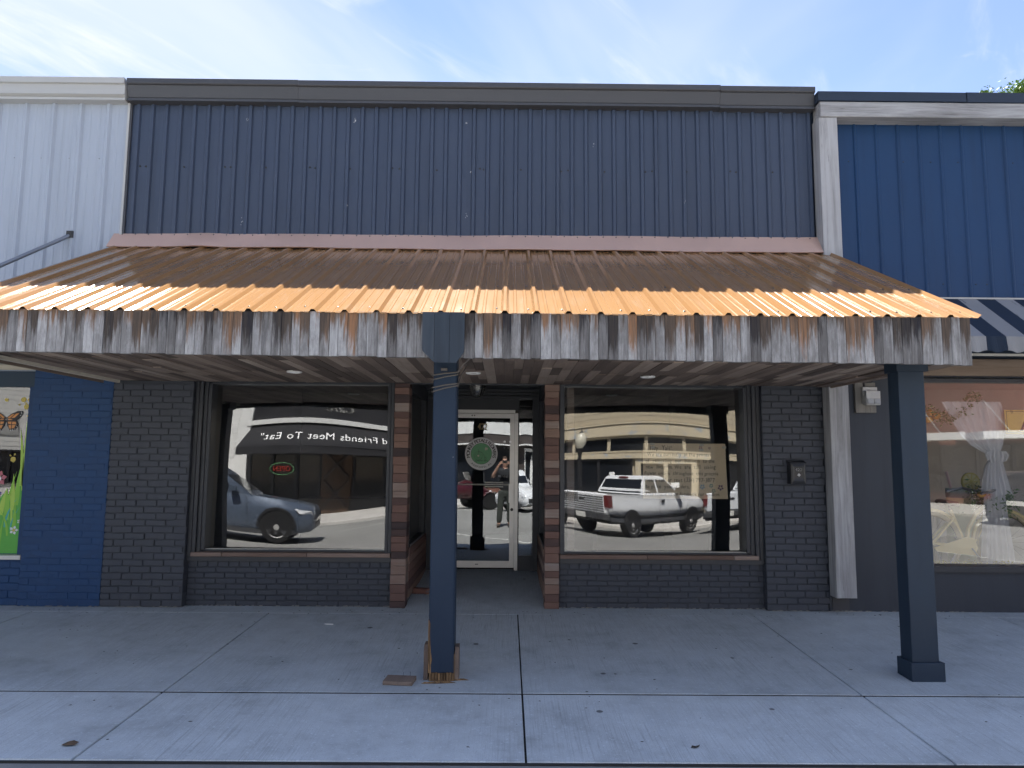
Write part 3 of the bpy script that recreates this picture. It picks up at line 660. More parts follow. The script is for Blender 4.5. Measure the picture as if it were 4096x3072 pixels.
for lx, ly in ((-1.97, -.90), (-.32, -.935), (1.321, -.75)):
    MB().lathe((lx, ly, ZS + .004), (0, 0, -1), [(.066, 0), (.070, .010), (.066, .016), (.055, .015), (.050, .006), (.001, .005)], 28).build('recessed_light', MAT['white'], porch, (lx, ly, ZS), smooth=True)
# fascia boards
rf = random.Random(29); x = -4.20; FY = -2.385
MB().box(-4.19, 3.33, -2.368, -2.345, 2.27, 2.55).build('fascia_backing', MAT['frame'], porch)
while x < 3.315:
    w = min(rf.choice((.062, .066, .070, .072, .076)), 3.345 - x)
    zb = 2.250 - .0052 * (x + 4.2) + rf.uniform(-.004, .004) - (.008 if x > 3.2 else 0); yo = FY - rf.uniform(0, .006)
    MB().cham(x + .0008, x + w - .0008, yo - .020, FY + .015, zb, 2.556, .0022).build('fascia_board', MAT['fascia'], porch, (x + w / 2, yo, (zb + 2.55) / 2)); x += w
MB().box(3.322, 3.340, -2.36, -.10, 2.27, 2.45).prism([(3.322, -2.36, 2.45), (3.322, -.12, 2.45), (3.322, -.12, 3.60), (3.322, -2.36, 2.53)], (.016, 0, 0)).build('gable_end', MAT['soffit'], porch)
MB().box(-4.19, -4.172, -2.36, -.10, 2.27, 2.45).prism([(-4.19, -2.36, 2.45), (-4.19, -.12, 2.45), (-4.19, -.12, 3.60), (-4.19, -2.36, 2.53)], (.016, 0, 0)).build('gable_end', MAT['soffit'], porch)
# blue stained plate over the middle post, three boards
yp = -2.432
for pts in ([(-.612, 2.553), (-.612, 2.290), (-.607, 2.272), (-.527, 2.194), (-.527, 2.553)], [(-.525, 2.553), (-.525, 2.192), (-.420, 2.190), (-.420, 2.553)], [(-.418, 2.553), (-.418, 2.190), (-.367, 2.191), (-.312, 2.272), (-.312, 2.553)]):
    MB().prism([(a, yp, c) for a, c in pts], (0, .022, 0)).build('post_plate_board', MAT['plate'], porch, (sum(p[0] for p in pts) / len(pts), yp, 2.35))
# posts
def zg(y): return gz(y) + .001
p1 = MB().cham(-.558, -.384, -2.125, -1.94, zg(-2) + .05, ZS, .010); p1.v = [p + Vector((.0 + .012 * (p.z < 1) * (1 if p.x > -.47 else 0), 0, 0)) for p in p1.v]
post1 = p1.build('post', MAT['post'], porch, (-.47, -2.03, 0)); post1['label'] = 'navy middle post with rotten raw wood at its foot'
v = []
rr = random.Random(4)
b = MB()
for q in range(9):
    xa = -.550 + q * .0205; b.cham(xa, xa + .0185, -2.118 + rr.uniform(-.006, .004), -1.96, zg(-2) - .005, .075 + rr.uniform(0, .05), .003)
b.build('rotten_foot', MAT['rot'], post1, (-.46, -2.05, 0))
b = MB().prism([(-.560, -2.127, .10), (-.560, -2.127, .36), (-.545, -2.127, .33), (-.547, -2.127, .25), (-.540, -2.127, .14), (-.530, -2.127, .08), (-.545, -2.127, .0)], (0, .02, 0)); b.build('bare_wood_split', MAT['rot'], post1, (-.55, -2.12, .2))
for xa, xb, h in ((-.592, -.562, .17), (-.368, -.340, .155)):
    MB().prism([(xa, -2.10, zg(-2.1)), (xa, -2.10, h - .04), (xa, -2.07, h), (xa, -1.97, h), (xa, -1.97, zg(-2))], (xb - xa, 0, 0)).build('foot_block', MAT['soffit'], post1, (xa, -2.05, .05))
b = MB()
for zz, tl in ((2.150, .03), (2.125, .05), (2.062, .04), (2.040, .06)):
    b.tube([(-.566, -2.132, zz - tl * .5), (-.47, -2.134, zz), (-.378, -2.132, zz + tl * .3), (-.376, -1.94, zz + tl), (-.56, -1.935, zz), (-.566, -2.132, zz - tl * .5)], .0055, 6)
b.tube([(-.378, -2.13, 2.16), (-.33, -2.15, 2.22), (-.24, -2.2, 2.29), (-.18, -2.22, 2.303)], .005, 6).tube([(-.376, -2.10, 2.05), (-.36, -2.06, 2.14), (-.33, -2.0, 2.2), (-.30, -1.9, 2.30)], .005, 6)
b.box(-.50, -.455, -2.155, -2.13, 2.168, 2.186).build('wrapped_cable', MAT['cable'], post1, smooth=True)
def boxed_post(x0, label):
    x1 = x0 + .198; y0, y1 = -2.05, -1.90
    p = MB().cham(x0, x1, y0, y1, zg(-2) - .01, ZS, .004).build('post', MAT['rpost'], porch, ((x0 + x1) / 2, -2, 0)); p['label'] = label
    MB().box(x0 - .018, x1 + .024, y0 - .020, y1 + .012, 2.205, ZS - .002).build('post_cap', MAT['rpost'], p, (x0, -2, 2.2))
    b = MB()
    for (a, c, d, e) in ((x0 - .022, x1 + .026, y0 - .026, y0 - .001), (x0 - .022, x0 - .001, y0, y1), (x1 + .001, x1 + .024, y0, y1), (x0 - .022, x1 + .026, y1 + .001, y1 + .02)):
        b.cham(a, c, d, e, gz(d) - .006, .062, .003)
    b.build('post_base_trim', MAT['rpost'], p, (x0, -2, 0))
boxed_post(2.975, 'smooth navy boxed post with square base near the lemonade window')
boxed_post(-4.20, 'smooth navy boxed post at the mural window end of the porch')

# lantern in the entry
ln = thing('ceiling_lantern', 'small black ribbed ceiling lantern above the shop door', 'lamp', (-.36, .9, 2.41))
MB().lathe((-.36, .9, 2.415), (0, 0, -1), [(.05, 0), (.112, .018), (.114, .030), (.10, .036)], 24).build('canopy', MAT['black'], ln, smooth=True)
MB().lathe((-.36, .9, 2.38), (0, 0, -1), [(.096, 0), (.093, .03), (.080, .085), (.060, .125), (.03, .135), (.001, .136)], 24).build('glass_bowl', glass('lantern glass', 1.8, (.50, .52, .50), .5), ln, smooth=True)
b = MB()
for k in range(6):
    a = 2 * math.pi * k / 6 + .3; b.tube([(-.36 + q * math.cos(a), .9 + q * math.sin(a), 2.38 - h) for q, h in ((.099, 0), (.096, .03), (.083, .085), (.062, .127), (.02, .139))], .005, 6)
b.build('ribs', MAT['black'], ln, smooth=True)
MB().ball((-.36, .9, 2.335), .022, sc=(1, 1, 1.4)).build('bulb', MAT['offw'], ln, smooth=True)

# mailbox
mbx = thing('mailbox', 'small black wall mailbox numbered 422 on the brick pier', 'mailbox', (2.985, -.05, 1.29))
b = MB(); n = 8
rings = []
for (x0_, x1_, z0_, z1_, yy) in ((2.905, 3.062, 1.285, 1.508, -.002), (2.905, 3.062, 1.285, 1.512, -.085), (2.910, 3.057, 1.290, 1.500, -.097), (2.930, 3.040, 1.318, 1.470, -.105), (2.944, 3.028, 1.345, 1.448, -.099)):
    rings.append([(x0_, yy, z0_), (x1_, yy, z0_), (x1_, yy, z1_), (x0_, yy, z1_)])
b.loft(rings); b.build('box_body', plain('black enamel', (.016, .017, .020), .3), mbx, smooth=20)
MB().prism([(2.898, -.002, 1.527), (2.898, -.098, 1.506), (2.898, -.104, 1.492), (2.898, -.098, 1.490), (2.898, -.002, 1.510)], (.172, 0, 0)).build('lid', plain('black enamel lid', (.018, .019, .022), .35), mbx)
pm = facing(-.1062); b = MB(); text(b, '422', .042, pm(2.986, 1.418), wide=1.05, bold=.012)
q = pm(2.986, 1.375)
poly(b, [(0, .024), (.006, .012), (.004, -.004), (-.004, -.004), (-.006, .012)], q); stroke(b, [(-.004, 0), (-.010, .008), (-.015, .004), (-.013, -.002)], .004, q); stroke(b, [(.004, 0), (.010, .008), (.015, .004), (.013, -.002)], .004, q); stroke(b, [(-.008, -.004), (.008, -.004)], .003, q); stroke(b, [(0, -.004), (0, -.014)], .005, q)
b.build('number_and_emblem', MAT['white'], mbx)

# handwritten notice behind the glass
nt = thing('handwritten_notice', 'brown kraft paper notice handwritten in black marker behind the window glass', 'notice', (1.9, .17, 1.11))
YN = .222
v = []; f = []; nx, nz = 16, 10
for lay in (0, .0008):
    for j in range(nz + 1):
        for i in range(nx + 1):
            tx, tz = i / nx, j / nz; x = 1.448 + .007 * tz + tx * (.906 - .026 * tz); z = 1.113 + .586 * tz
            v.append((x, YN + lay + .004 * math.sin(tx * 7 + tz * 3), z))
Nn = (nx + 1) * (nz + 1)
for j in range(nz):
    for i in range(nx):
        a = j * (nx + 1) + i; f += [(a, a + 1, a + nx + 2, a + nx + 1), (Nn + a, Nn + a + nx + 1, Nn + a + nx + 2, Nn + a + 1)]
MB().add(v, f).build('paper', MAT['kraft'], nt, smooth=True)
b = MB(); rows = [('Hey  Yall!', 1.628, .066, 1.525), ('We are currently  in the process', 1.562, .0575, 1.497), ('of  relocating  our  business  to the', 1.495, .0575, 1.478), ('new  location. We  are  still  taking', 1.430, .0575, 1.478), ('flower orders  throughout  this process', 1.362, .055, 1.462), ('Please call or text (334) 797-3877', 1.290, .0615, 1.462), ('to place  your  orders.', 1.222, .0575, 1.475), ('Also follow us on Facebook for updates', 1.142, .055, 1.470)]
for s_, z, sz, x in rows: text(b, s_, sz, (lambda xx, zz: (lambda a, c: Vector((xx + a, YN - .0055, zz + c))))(x, z), jitter=.09, wide=.80, center=False)
b.build('handwriting', MAT['ink'], nt)
def flower(mb, x, z, r, y, n=5, rot=0.0):
    for k in range(n):
        a = rot + 2 * math.pi * k / n; d = Vector((math.cos(a), math.sin(a))); e = Vector((-d.y, d.x))
        q = [d * r * .2, d * r * .6 + e * r * .32, d * r, d * r * .6 - e * r * .32]; poly(mb, [(p.x, p.y) for p in q], lambda a_, c_: Vector((x + a_, y, z + c_)))
for x, z, r, c, nm in ((2.08, 1.240, .030, (.22, .42, .55), 'blue'), (2.175, 1.252, .024, (.10, .28, .28), 'teal'), (2.275, 1.232, .034, (.12, .05, .18), 'purple'), (2.20, 1.198, .024, (.12, .24, .20), 'green'), (2.07, 1.652, .022, (.28, .12, .2), 'pink'), (2.165, 1.650, .016, (.25, .12, .2), 'rose')):
    b = MB(); flower(b, x, z, r, YN - .0056, rot=.9); b.build('doodle_flower', plain(nm + ' marker', c, .7), nt, (x, YN, z))
for x, z in ((1.53, 1.69), (1.535, 1.655), (2.06, 1.685), (2.055, 1.63), (2.30, 1.66)):
    MB().box(x, x + .045, YN - .0065, YN - .006, z - .012, z + .012).build('tape', plain('clear tape', (.62, .58, .48), .3), nt, (x, YN, z))
# ================================================================ neighbour on the mural side: white metal over blue brick
wb = thing('white_sided_building', 'neighbouring shop with white metal siding above blue painted brick', 'building', (-8.5, 0, 0))
MB().box(-13, -4.14, .035, .30, 2.40, 5.50).build('upper_wall', MAT['whitem'], wb); MB().box(-13, -4.14, .30, 13, 4.55, 4.75).build('flat_roof', MAT['dirt'], wb)
x = -4.140
while x > -12.8:
    corr('siding_panel', MAT['whitem'], wb, x - .894, x, .298, -4.377, (.010, 5.345), (.010, 2.46), .034, .012, .024, True); x -= .894
for xa, xb in ((-12.9, -8.2), (-8.198, -4.160)):
    MB().loft([[(xx, yy, zz) for yy, zz in ((.06, 5.575), (-.13, 5.575), (-.13, 5.512), (-.105, 5.506), (-.105, 5.395), (-.115, 5.392), (-.075, 5.372), (-.090, 5.366), (-.090, 5.340), (.06, 5.335))] for xx in (xa, xb)]).build('parapet_cap', MAT['whitecap'], wb)
MB().box(-4.162, -4.137, -.02, .03, 2.46, 5.34).build('corner_trim', MAT['whitecap'], wb)
screws('siding_screws', [Vector((-4.45 - q * .298 + rnd.uniform(-.03, .03), .009, 4.72)) for q in range(6)], (0, -1, 0), MAT['steel'], wb, .005)
bp = MB().box(-4.95, -4.122, .0045, .30, 0, 2.41).build('blue_brick_pier', MAT['bluemortar'], wb, (-4.95, 0, 0))
bond(-4.95, -4.122, .003, 35, .0683, .2, .004, .0035, .09, bp, MAT['bluebrick'], 41)
lw = MB().box(-12.9, -4.955, .04, .30, 0, .455).build('blue_low_wall', MAT['bluemortar'], wb, (-5, 0, 0))
b = MB(); r = random.Random(6)
for k in range(6):
    x = -6.4 + (.1 if k % 2 else 0)
    while x < -4.96: b.cham(x, min(x + .2, -4.957), .034 + r.uniform(-.002, .002), .06, .004 + k * .074, .004 + k * .074 + .069, .004); x += .205
kind(b.build('brickwork', MAT['bluebrick'], lw), 'stuff')
MB().box(-12.9, -4.955, .07, .30, 2.236, 2.41).build('window_header', paint('dull blue header', (.022, .045, .075), .6), wb)
MB().box(-8.6, -4.952, -.005, .16, .462, .502).build('window_ledge', MAT['offw'], wb)
mw = MB().box(-5.030, -4.957, .06, .20, .502, 2.236).box(-8.6, -8.5, .06, .20, .502, 2.236).box(-8.5, -5.03, .1, .2, .502, .508).build('mural_window_frame', MAT['bluemortar'], wb)
pane('mural_pane', -8.5, -5.03, .11, .502, 2.236, MAT['glass'], mw, .004, yaw=.0)
MB().box(-12.9, -8.6, .05, .30, .455, 2.236).build('blue_side_wall', MAT['bluemortar'], wb)
MB().box(-12.9, -4.14, 4.0, 4.2, 0, 3).box(-12.9, -4.14, .3, 4.2, 2.6, 2.7).box(-12.9, -4.16, .31, 4.0, -.1, .3).build('interior_wall', MAT['inter'], wb)
# mural painted on the glass
YM = .1075
g = [NT(f'mural green {i}').fin(c, .6) for i, c in enumerate(((.09, .32, .05), (.22, .48, .05), (.36, .55, .08), (.06, .36, .30)))]
Pm = lambda x, z: Vector((x, YM, z))
mr = MB().add([Pm(-6.6, .505), Pm(-5.031, .505), Pm(-5.031, 1.25), Pm(-5.10, 1.18), Pm(-5.16, 1.06), Pm(-5.25, 1.12), Pm(-5.34, 1.0), Pm(-5.6, 1.05), Pm(-6.1, 1.1), Pm(-6.6, 1.0)], [tuple(range(10))]).build('painted_meadow', paint('mural grass paint', (.10, .37, .06), .6, .45, 5, stretch=(1, 1, .3)), mw)
def blade(mb, x, z, h, lean, w, y):
    L = []; Rr = []
    for k in range(7):
        t = k / 6; cx = x + lean * t * t; ww = w * (1 - t) ** .7 * (.55 + .9 * t * (1 - t) * 2)
        L.append(Vector((cx - ww / 2, y, z + h * t))); Rr.append(Vector((cx + ww / 2, y, z + h * t)))
    mb.add(L + Rr[::-1], [tuple(range(14))])
bl = [MB() for _ in g]; r = random.Random(12)
for (x, z, h, ln_, w, q) in ((-5.050, 1.15, .73, -.015, .07, 2), (-5.075, 1.2, .60, -.05, .05, 2), (-5.11, 1.0, .42, .02, .07, 1), (-5.15, .95, .38, -.01, .06, 2), (-5.2, .85, .33, -.02, .08, 1), (-5.26, .9, .27, .04, .07, 2), (-5.32, .8, .30, -.04, .08, 1), (-5.40, .8, .36, .05, .08, 2)):
    blade(bl[q], x, z, h, ln_, w, YM - .001 - .0002 * q)
for k in range(70):
    q = r.choice((0, 1, 1, 2, 3)); h = r.uniform(.12, .45); ln_ = r.uniform(-.12, .12); x = r.uniform(-6.4, -5.06); x = min(x, -5.045 - max(ln_, 0) - .02)
    blade(bl[q], x, r.uniform(.52, .98), h, ln_, r.uniform(.015, .05), YM - .0012 - .00002 * k)
for mb, m in zip(bl, g): mb.build('painted_blades', m, mr)
wt_ = plain('mural white', (.66, .68, .70), .6); yl = plain('mural yellow', (.50, .40, .08), .6); pk = plain('mural pink', (.40, .12, .15), .6); orr = plain('mural orange', (.55, .24, .07), .6)
for x, z, rr_, m, n in ((-5.113, .745, .048, wt_, 5), (-5.062, .835, .025, wt_, 5), (-5.31, 1.275, .085, pk, 6), (-5.34, 1.12, .07, plain('mural violet', (.12, .10, .30), .6), 5), (-5.6, 1.3, .1, pk, 6)):
    fb = MB(); flower(fb, x, z, rr_, YM - .003, n, 1.3); ob = fb.build('painted_flower', m, mr, (x, YM, z)); cb_ = MB(); disc(cb_, (x, z), rr_ * .3, lambda a, c: Vector((a, YM - .0034, c)), 14); cb_.build('flower_centre', yl if m == wt_ else wt_, ob)
for x, z, rr_ in ((-5.12, 2.105, .026), (-5.055, 2.10, .022), (-5.085, 2.03, .028), (-5.065, 1.93, .010), (-5.095, 2.07, .009), (-5.16, 2.05, .009), (-5.18, 1.475, .030), (-5.165, 1.525, .011), (-5.21, 1.515, .009), (-5.3, 2.1, .02)):
    fb = MB(); disc(fb, (x, z), rr_, Pm, 9); fb.v = [p + Vector((rnd.uniform(-.004, .004), -.001, rnd.uniform(-.004, .004))) for p in fb.v]; fb.build('painted_dot', yl, mr, (x, YM, z))
# butterfly: dark wings, orange cells, pale dots
bx, bz = -5.285, 1.90
for sx in (1, -1):
    up = [(0, .01), (.05, .05), (.12, .085), (.17, .082), (.172, .05), (.14, .01), (.10, -.02), (.04, -.02)]; lo = [(0, -.01), (.05, -.02), (.11, -.02), (.128, -.06), (.10, -.11), (.05, -.12), (.02, -.08)]
    fb = MB(); poly(fb, [(bx + sx * a, bz + c) for a, c in up], lambda a, c: Vector((a, YM - .004, c))); poly(fb, [(bx + sx * a, bz + c) for a, c in lo], lambda a, c: Vector((a, YM - .0042, c)))
    wg = fb.build('butterfly_wing', MAT['ink'], mr, (bx, YM, bz)); fb = MB()
    for cell in ([(.015, .012), (.06, .048), (.085, .05), (.04, .008)], [(.055, .008), (.10, .055), (.135, .06), (.09, .012)], [(.02, .0), (.05, .0), (.07, -.012), (.03, -.014)], [(.02, -.03), (.06, -.03), (.055, -.06), (.025, -.05)], [(.068, -.03), (.105, -.032), (.11, -.058), (.065, -.058)], [(.03, -.065), (.06, -.068), (.058, -.105), (.04, -.10)], [(.068, -.066), (.105, -.066), (.09, -.098), (.066, -.10)]):
        poly(fb, [(bx + sx * a, bz + c) for a, c in cell], lambda a, c: Vector((a, YM - .0048, c)))
    fb.build('wing_cells', orr, wg); fb = MB()
    for a, c in ((.155, .07), (.16, .055), (.15, .035), (.118, -.08), (.10, -.105), (.075, -.115), (.055, -.118)): disc(fb, (bx + sx * a, bz + c), .0042, lambda q, w_: Vector((q, YM - .0050, w_)), 8)
    fb.build('wing_dots', wt_, wg)
# flat canopy and its hanger rod
can = MB().box(-12.9, -4.215, -1.55, -.005, 2.455, 2.51).box(-12.9, -4.215, -.035, -.003, 2.405, 2.455).build('flat_canopy', MAT['cream'], wb)
for q in range(9): MB().box(-12.8, -4.22, -1.5 + q * .16, -1.5 + q * .16 + .006, 2.449, 2.4548).build('canopy_seam', MAT['joint'], can)
MB().tube([(-4.692, .01, 3.868), (-5.55, -1.50, 2.53)], .021, 12).build('hanger_rod', MAT['steel'], wb, smooth=True)
MB().box(-4.725, -4.655, -.022, .008, 3.83, 3.905).build('rod_bracket', MAT['black'], wb)

# ================================================================ neighbour on the lemonade side: navy metal framed in timber
nb = thing('navy_sided_building', 'neighbouring shop with navy metal siding framed in silvered timber', 'building', (8, 0, 0))
MB().box(3.31, 13, .05, .30, 2.42, 5.44).build('upper_wall', MAT['navycap'], nb); MB().box(3.31, 13, .30, 13, 4.55, 4.75).build('flat_roof', MAT['dirt'], nb)
x = 3.50
while x < 12.9:
    corr('siding_panel', MAT['navy'], nb, x, x + .94, .235, 3.775, (.020, 5.30), (.020, 3.268), .020, .008, .014, False); x += .94
for xa, xb, dz in ((3.306, 4.914, 0), (4.905, 8.4, .004), (8.39, 12.9, 0)):
    MB().box(xa, xb, -.175, .06, 5.375 - dz, 5.478 + dz).build('parapet_cap', MAT['navycap'], nb)
MB().cham(3.330, 7.9, -.165, .018, 5.200, 5.368, .005).build('timber_head', MAT['beamh'], nb, (5.5, -.1, 5.28))
MB().cham(3.312, 3.512, -.152, .016, 3.28, 5.196, .005).build('timber_jamb', MAT['beam'], nb, (3.41, -.1, 4.3))
MB().cham(3.308, 3.510, -.152, .006, .158, 3.26, .006).build('timber_pilaster', MAT['beam'], nb, (3.41, -.1, 1.2))
MB().box(3.302, 4.030, .012, .30, 0, 2.425).build('smooth_wall', MAT['stucco'], nb); MB().box(3.330, 3.50, .004, .013, .0, .30).build('grey_patch', paint('grey render patch', (.055, .055, .06), .7), nb)
MB().box(4.030, 12.9, .02, .30, -.01, .400).build('low_wall', MAT['stucco'], nb); MB().box(4.030, 12.9, -.015, .30, .401, .455).build('window_sill', MAT['frame'], nb)
MB().box(4.030, 4.062, .04, .16, .455, 2.40).box(4.030, 8.9, .04, .16, 2.365, 2.40).box(8.8, 8.9, .04, .16, .455, 2.365).build('window_frame', MAT['frame'], nb)
MB().box(4.058, 4.078, .045, .09, .46, 2.365).build('frame_edge', MAT['offw'], nb)
MB().box(8.9, 12.9, .02, .3, .455, 2.40).build('side_wall', MAT['stucco'], nb)
nw = pane('shop_pane', 4.06, 8.8, .10, .455, 2.37, glass('lemonade window glass', 1.60, (.97, .97, .97), .05), nb, .006)
MB().cham(3.98, 12.9, -.02, .05, 2.428, 2.606, .005).build('timber_lintel', wood('pale brown lintel wood', [(.15, (.10, .075, .055)), (.45, (.20, .15, .115)), (.8, (.30, .24, .19))], 'X', 12, .75, .3), nb)
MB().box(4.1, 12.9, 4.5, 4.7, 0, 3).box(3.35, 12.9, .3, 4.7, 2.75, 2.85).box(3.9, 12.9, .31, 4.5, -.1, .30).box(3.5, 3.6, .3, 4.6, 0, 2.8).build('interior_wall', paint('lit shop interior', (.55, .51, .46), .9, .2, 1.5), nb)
# striped awning
aw = MB().box(3.62, 9, -.02, .02, 3.250, 3.268).build('awning', MAT['alud'], nb, (5, -.3, 3))
stw = paint('dirty white awning cloth', (.27, .275, .285), .85, .25, 4, wear=(7, .56), wearcol=(.14, .145, .155), stretch=(1, .25, .25)); stn = paint('navy awning cloth', (.010, .022, .045), .8, .2, 5)
for q in range(28):
    xa = 3.60 + q * .1975; m = stn if q % 2 else stw; ws = []
    for k in range(9): ws.append((xa + .1975 * k / 8, .012 * math.cos(2 * math.pi * (k / 8))))
    b = MB().add([(xa, -.012, 3.252), (xa + .1975, -.012, 3.252), (xa + .1975, -.70, 2.726), (xa, -.70, 2.726)] + [(xa, -.012, 3.247), (xa + .1975, -.012, 3.247), (xa + .1975, -.698, 2.721), (xa, -.698, 2.721)], [(0, 3, 2, 1), (4, 5, 6, 7), (0, 4, 7, 3), (1, 2, 6, 5), (2, 3, 7, 6)])
    o = len(b.v); b.v += [Vector((x_, -.703 - .004 * math.sin(k * 1.3 + q), 2.726)) for k, (x_, w_) in enumerate(ws)] + [Vector((x_, -.712 - .010 * math.sin(k * 1.1 + q), 2.578 + w_)) for k, (x_, w_) in enumerate(ws)]
    b.f += [(o + k, o + 9 + k, o + 10 + k, o + k + 1) for k in range(8)]
    b.build('awning_stripe', m, aw, (xa, -.4, 2.9))
MB().box(3.7, 9, -.36, -.33, 2.590, 2.612).build('awning_bar', MAT['offw'], aw)
screws('siding_screws', [Vector((3.72 + q * .235 * (1 + .1 * (q % 2)), .019, 3.42)) for q in range(8)] + [Vector((3.7 + q * .30, .019, 4.78)) for q in range(7)], (0, -1, 0), MAT['navycap'], nb, .006)
# wall pack light
fx = thing('wall_light', 'grey twin wall light on a weathered backing board beside the navy shop window', 'wall light', (3.76, 0, 2.03))
MB().cham(3.640, 3.855, -.025, .011, 2.028, 2.345, .003).build('backing_board', wood('grey backing board', [(.15, (.09, .085, .075)), (.5, (.22, .21, .19)), (.85, (.33, .31, .28))], 'Z', 10, .8, .2), fx)
MB().cham(3.70, 3.85, -.07, -.026, 2.20, 2.295, .004).build('junction_box', MAT['alud'], fx)
MB().loft([[(x_, y_, z_) for x_, z_ in ((3.706, a), (3.850, a), (3.850, c), (3.706, c))] for y_, a, c in ((-.03, 2.12, 2.24), (-.10, 2.10, 2.25), (-.125, 2.105, 2.245))]).build('lamp_housing', MAT['alud'], fx)
for xx in (3.712, 3.782): MB().loft([[(xx, -.124, 2.112), (xx + .062, -.124, 2.112), (xx + .062, -.124, 2.168), (xx, -.124, 2.168)], [(xx + .004, -.142, 2.116), (xx + .058, -.142, 2.116), (xx + .058, -.132, 2.166), (xx + .004, -.132, 2.166)]]).build('lamp_lens', plain('frosted lens', (.36, .37, .38), .4), fx, (xx, -.13, 2.14))
MB().tube([(3.735, -.03, 2.29), (3.73, -.02, 2.40)], .012, 8).build('conduit', MAT['black'], fx, smooth=True)

# ---- lemonade display behind the navy shop's glass
DZ = .31
cr = paint('cream bicycle enamel', (.80, .68, .34), .3, .06, 4)
bk = thing('cruiser_bicycle', 'cream cruiser bicycle parked in the lemonade display window', 'bicycle', (4.75, .55, DZ))
YB = .42; fx_, fz_ = 5.42, .652; rx_ = 4.61
def wheel(x, nm):
    w = MB().ring((x, YB, fz_), (0, 1, 0), .314, .029, 44, 8).build('wheel', plain('cream tyre', (.50, .42, .27), .7), bk, (x, YB, fz_), smooth='all')
    MB().ring((x, YB, fz_), (0, 1, 0), .292, .010, 44, 6).build('rim', MAT['chrome'], w, smooth='all'); sp = MB()
    for k in range(18):
        a = 2 * math.pi * k / 18; sp.tube([(x + .02 * math.cos(a + .8), YB + (.02 if k % 2 else -.02), fz_ + .02 * math.sin(a + .8)), (x + .287 * math.cos(a), YB, fz_ + .287 * math.sin(a))], .0016, 4)
    sp.tube([(x, YB - .05, fz_), (x, YB + .05, fz_)], .018, 10).build('spokes', MAT['chrome'], w)
wheel(fx_, 'front'); wheel(rx_, 'rear')
class BM(MB):
    def build(s, *a, **k):
        s.v = [Vector((5.42 - (5.42 - p.x) * .76, p.y, p.z - .138)) for p in s.v]; return MB.build(s, *a, **k)
hd = [(5.19, YB, 1.20), (5.22, YB, 1.08)]
b = BM().tube([(5.19, YB, 1.19), (5.02, YB, 1.10), (4.90, YB, .93), (4.86, YB, .76)], .027, 10).tube([(5.22, YB, 1.10), (5.10, YB, .97), (5.0, YB, .82), (4.87, YB, .74)], .027, 10).tube([(4.66, YB, 1.14), (4.86, YB, .74)], .026, 10).tube([(5.17, YB, 1.25), (5.23, YB, 1.04)], .026, 10)
for s_ in (-.045, .045): b.tube([(4.86, YB + s_ * .6, .74), (4.35, YB + s_, .79)], .016, 8).tube([(4.70, YB + s_ * .4, 1.06), (4.35, YB + s_, .79)], .015, 8)
b.build('frame', cr, bk, smooth=True)
b = BM()
for s_ in (-.05, .05): b.tube([(5.23, YB + s_, 1.05), (5.30, YB + s_, .95), (5.42, YB + s_, .79)], .018, 8)
b.build('fork', cr, bk, smooth=True)
b = BM()
for s_ in (-1, 1): b.tube([(5.16, YB, 1.30), (5.16, YB + s_ * .10, 1.34), (5.08, YB + s_ * .27, 1.37), (4.86, YB + s_ * .30, 1.33)], .015, 8)
b.tube([(5.17, YB, 1.25), (5.155, YB, 1.31)], .018, 8).build('handlebar', MAT['steel'], bk, smooth=True)
BM().loft([[(x_, YB + w_ * math.cos(a), z_ + .03 * math.sin(a)) for a in [2 * math.pi * k / 12 for k in range(12)]] for x_, w_, z_ in ((4.50, .03, 1.22), (4.53, .11, 1.23), (4.60, .12, 1.22), (4.70, .05, 1.21), (4.78, .02, 1.20))]).tube([(4.66, YB, 1.12), (4.64, YB, 1.2)], .013, 8).build('saddle', plain('grey saddle', (.20, .18, .17), .6), bk, smooth=True)
BM().prism([(4.36, YB - .06, .74), (4.84, YB - .06, .86), (4.94, YB - .06, .84), (4.98, YB - .06, .74), (4.93, YB - .06, .66), (4.40, YB - .06, .70)], (0, .012, 0)).build('chain_guard', cr, bk)
BM().tube([(4.87, YB - .09, .74), (4.96, YB - .10, .64)], .009, 6).box(4.93, 5.03, YB - .16, YB - .09, .625, .65).tube([(4.87, YB + .09, .74), (4.78, YB + .10, .84)], .009, 6).build('crank', MAT['alud'], bk)
arc = [(5.42 + .46 * math.cos(R(a)), YB,   .79 + .352 * math.sin(R(a))) for a in range(30, 175, 12)]
BM().tube(arc, .022, 6).tube([(4.35 + .46 * math.cos(R(a)), YB,   .79 + .352 * math.sin(R(a))) for a in range(5, 175, 12)], .022, 6).build('mudguards', cr, bk, smooth=True)
leafm = paint('fern green leaf', (.10, .20, .06), .6, .35, 20); lem = plain('lemon skin', (.55, .38, .05), .5)
def leaves(mb, c, n, sp, L, r, flat=1.0):
    for _ in range(n):
        p = Vector(c) + Vector((r.gauss(0, sp[0]), r.gauss(0, sp[1]), r.gauss(0, sp[2]))); d = Vector((r.uniform(-1, 1), r.uniform(-1, 1), r.uniform(-1, .6))).normalized(); e = d.orthogonal().normalized(); q = r.random() * 6.28
        e = (math.cos(q) * e + math.sin(q) * d.cross(e)); l = L * r.uniform(.6, 1.3)
        mb.add([p, p + d * l * .5 + e * l * .2, p + d * l, p + d * l * .5 - e * l * .2], [(0, 1, 2, 3)])
r = random.Random(31)
gb = thing('lemon_greenery', 'feathery green foliage with lemons hanging in the bicycle basket', 'plant', (5.33, .50, 1.05))
b = MB(); leaves(b, (5.31, .45, 1.13), 900, (.10, .08, .075), .045, r); leaves(b, (5.42, .45, 1.06), 400, (.06, .07, .08), .045, r); kind(b.build('foliage', leafm, gb), 'stuff')
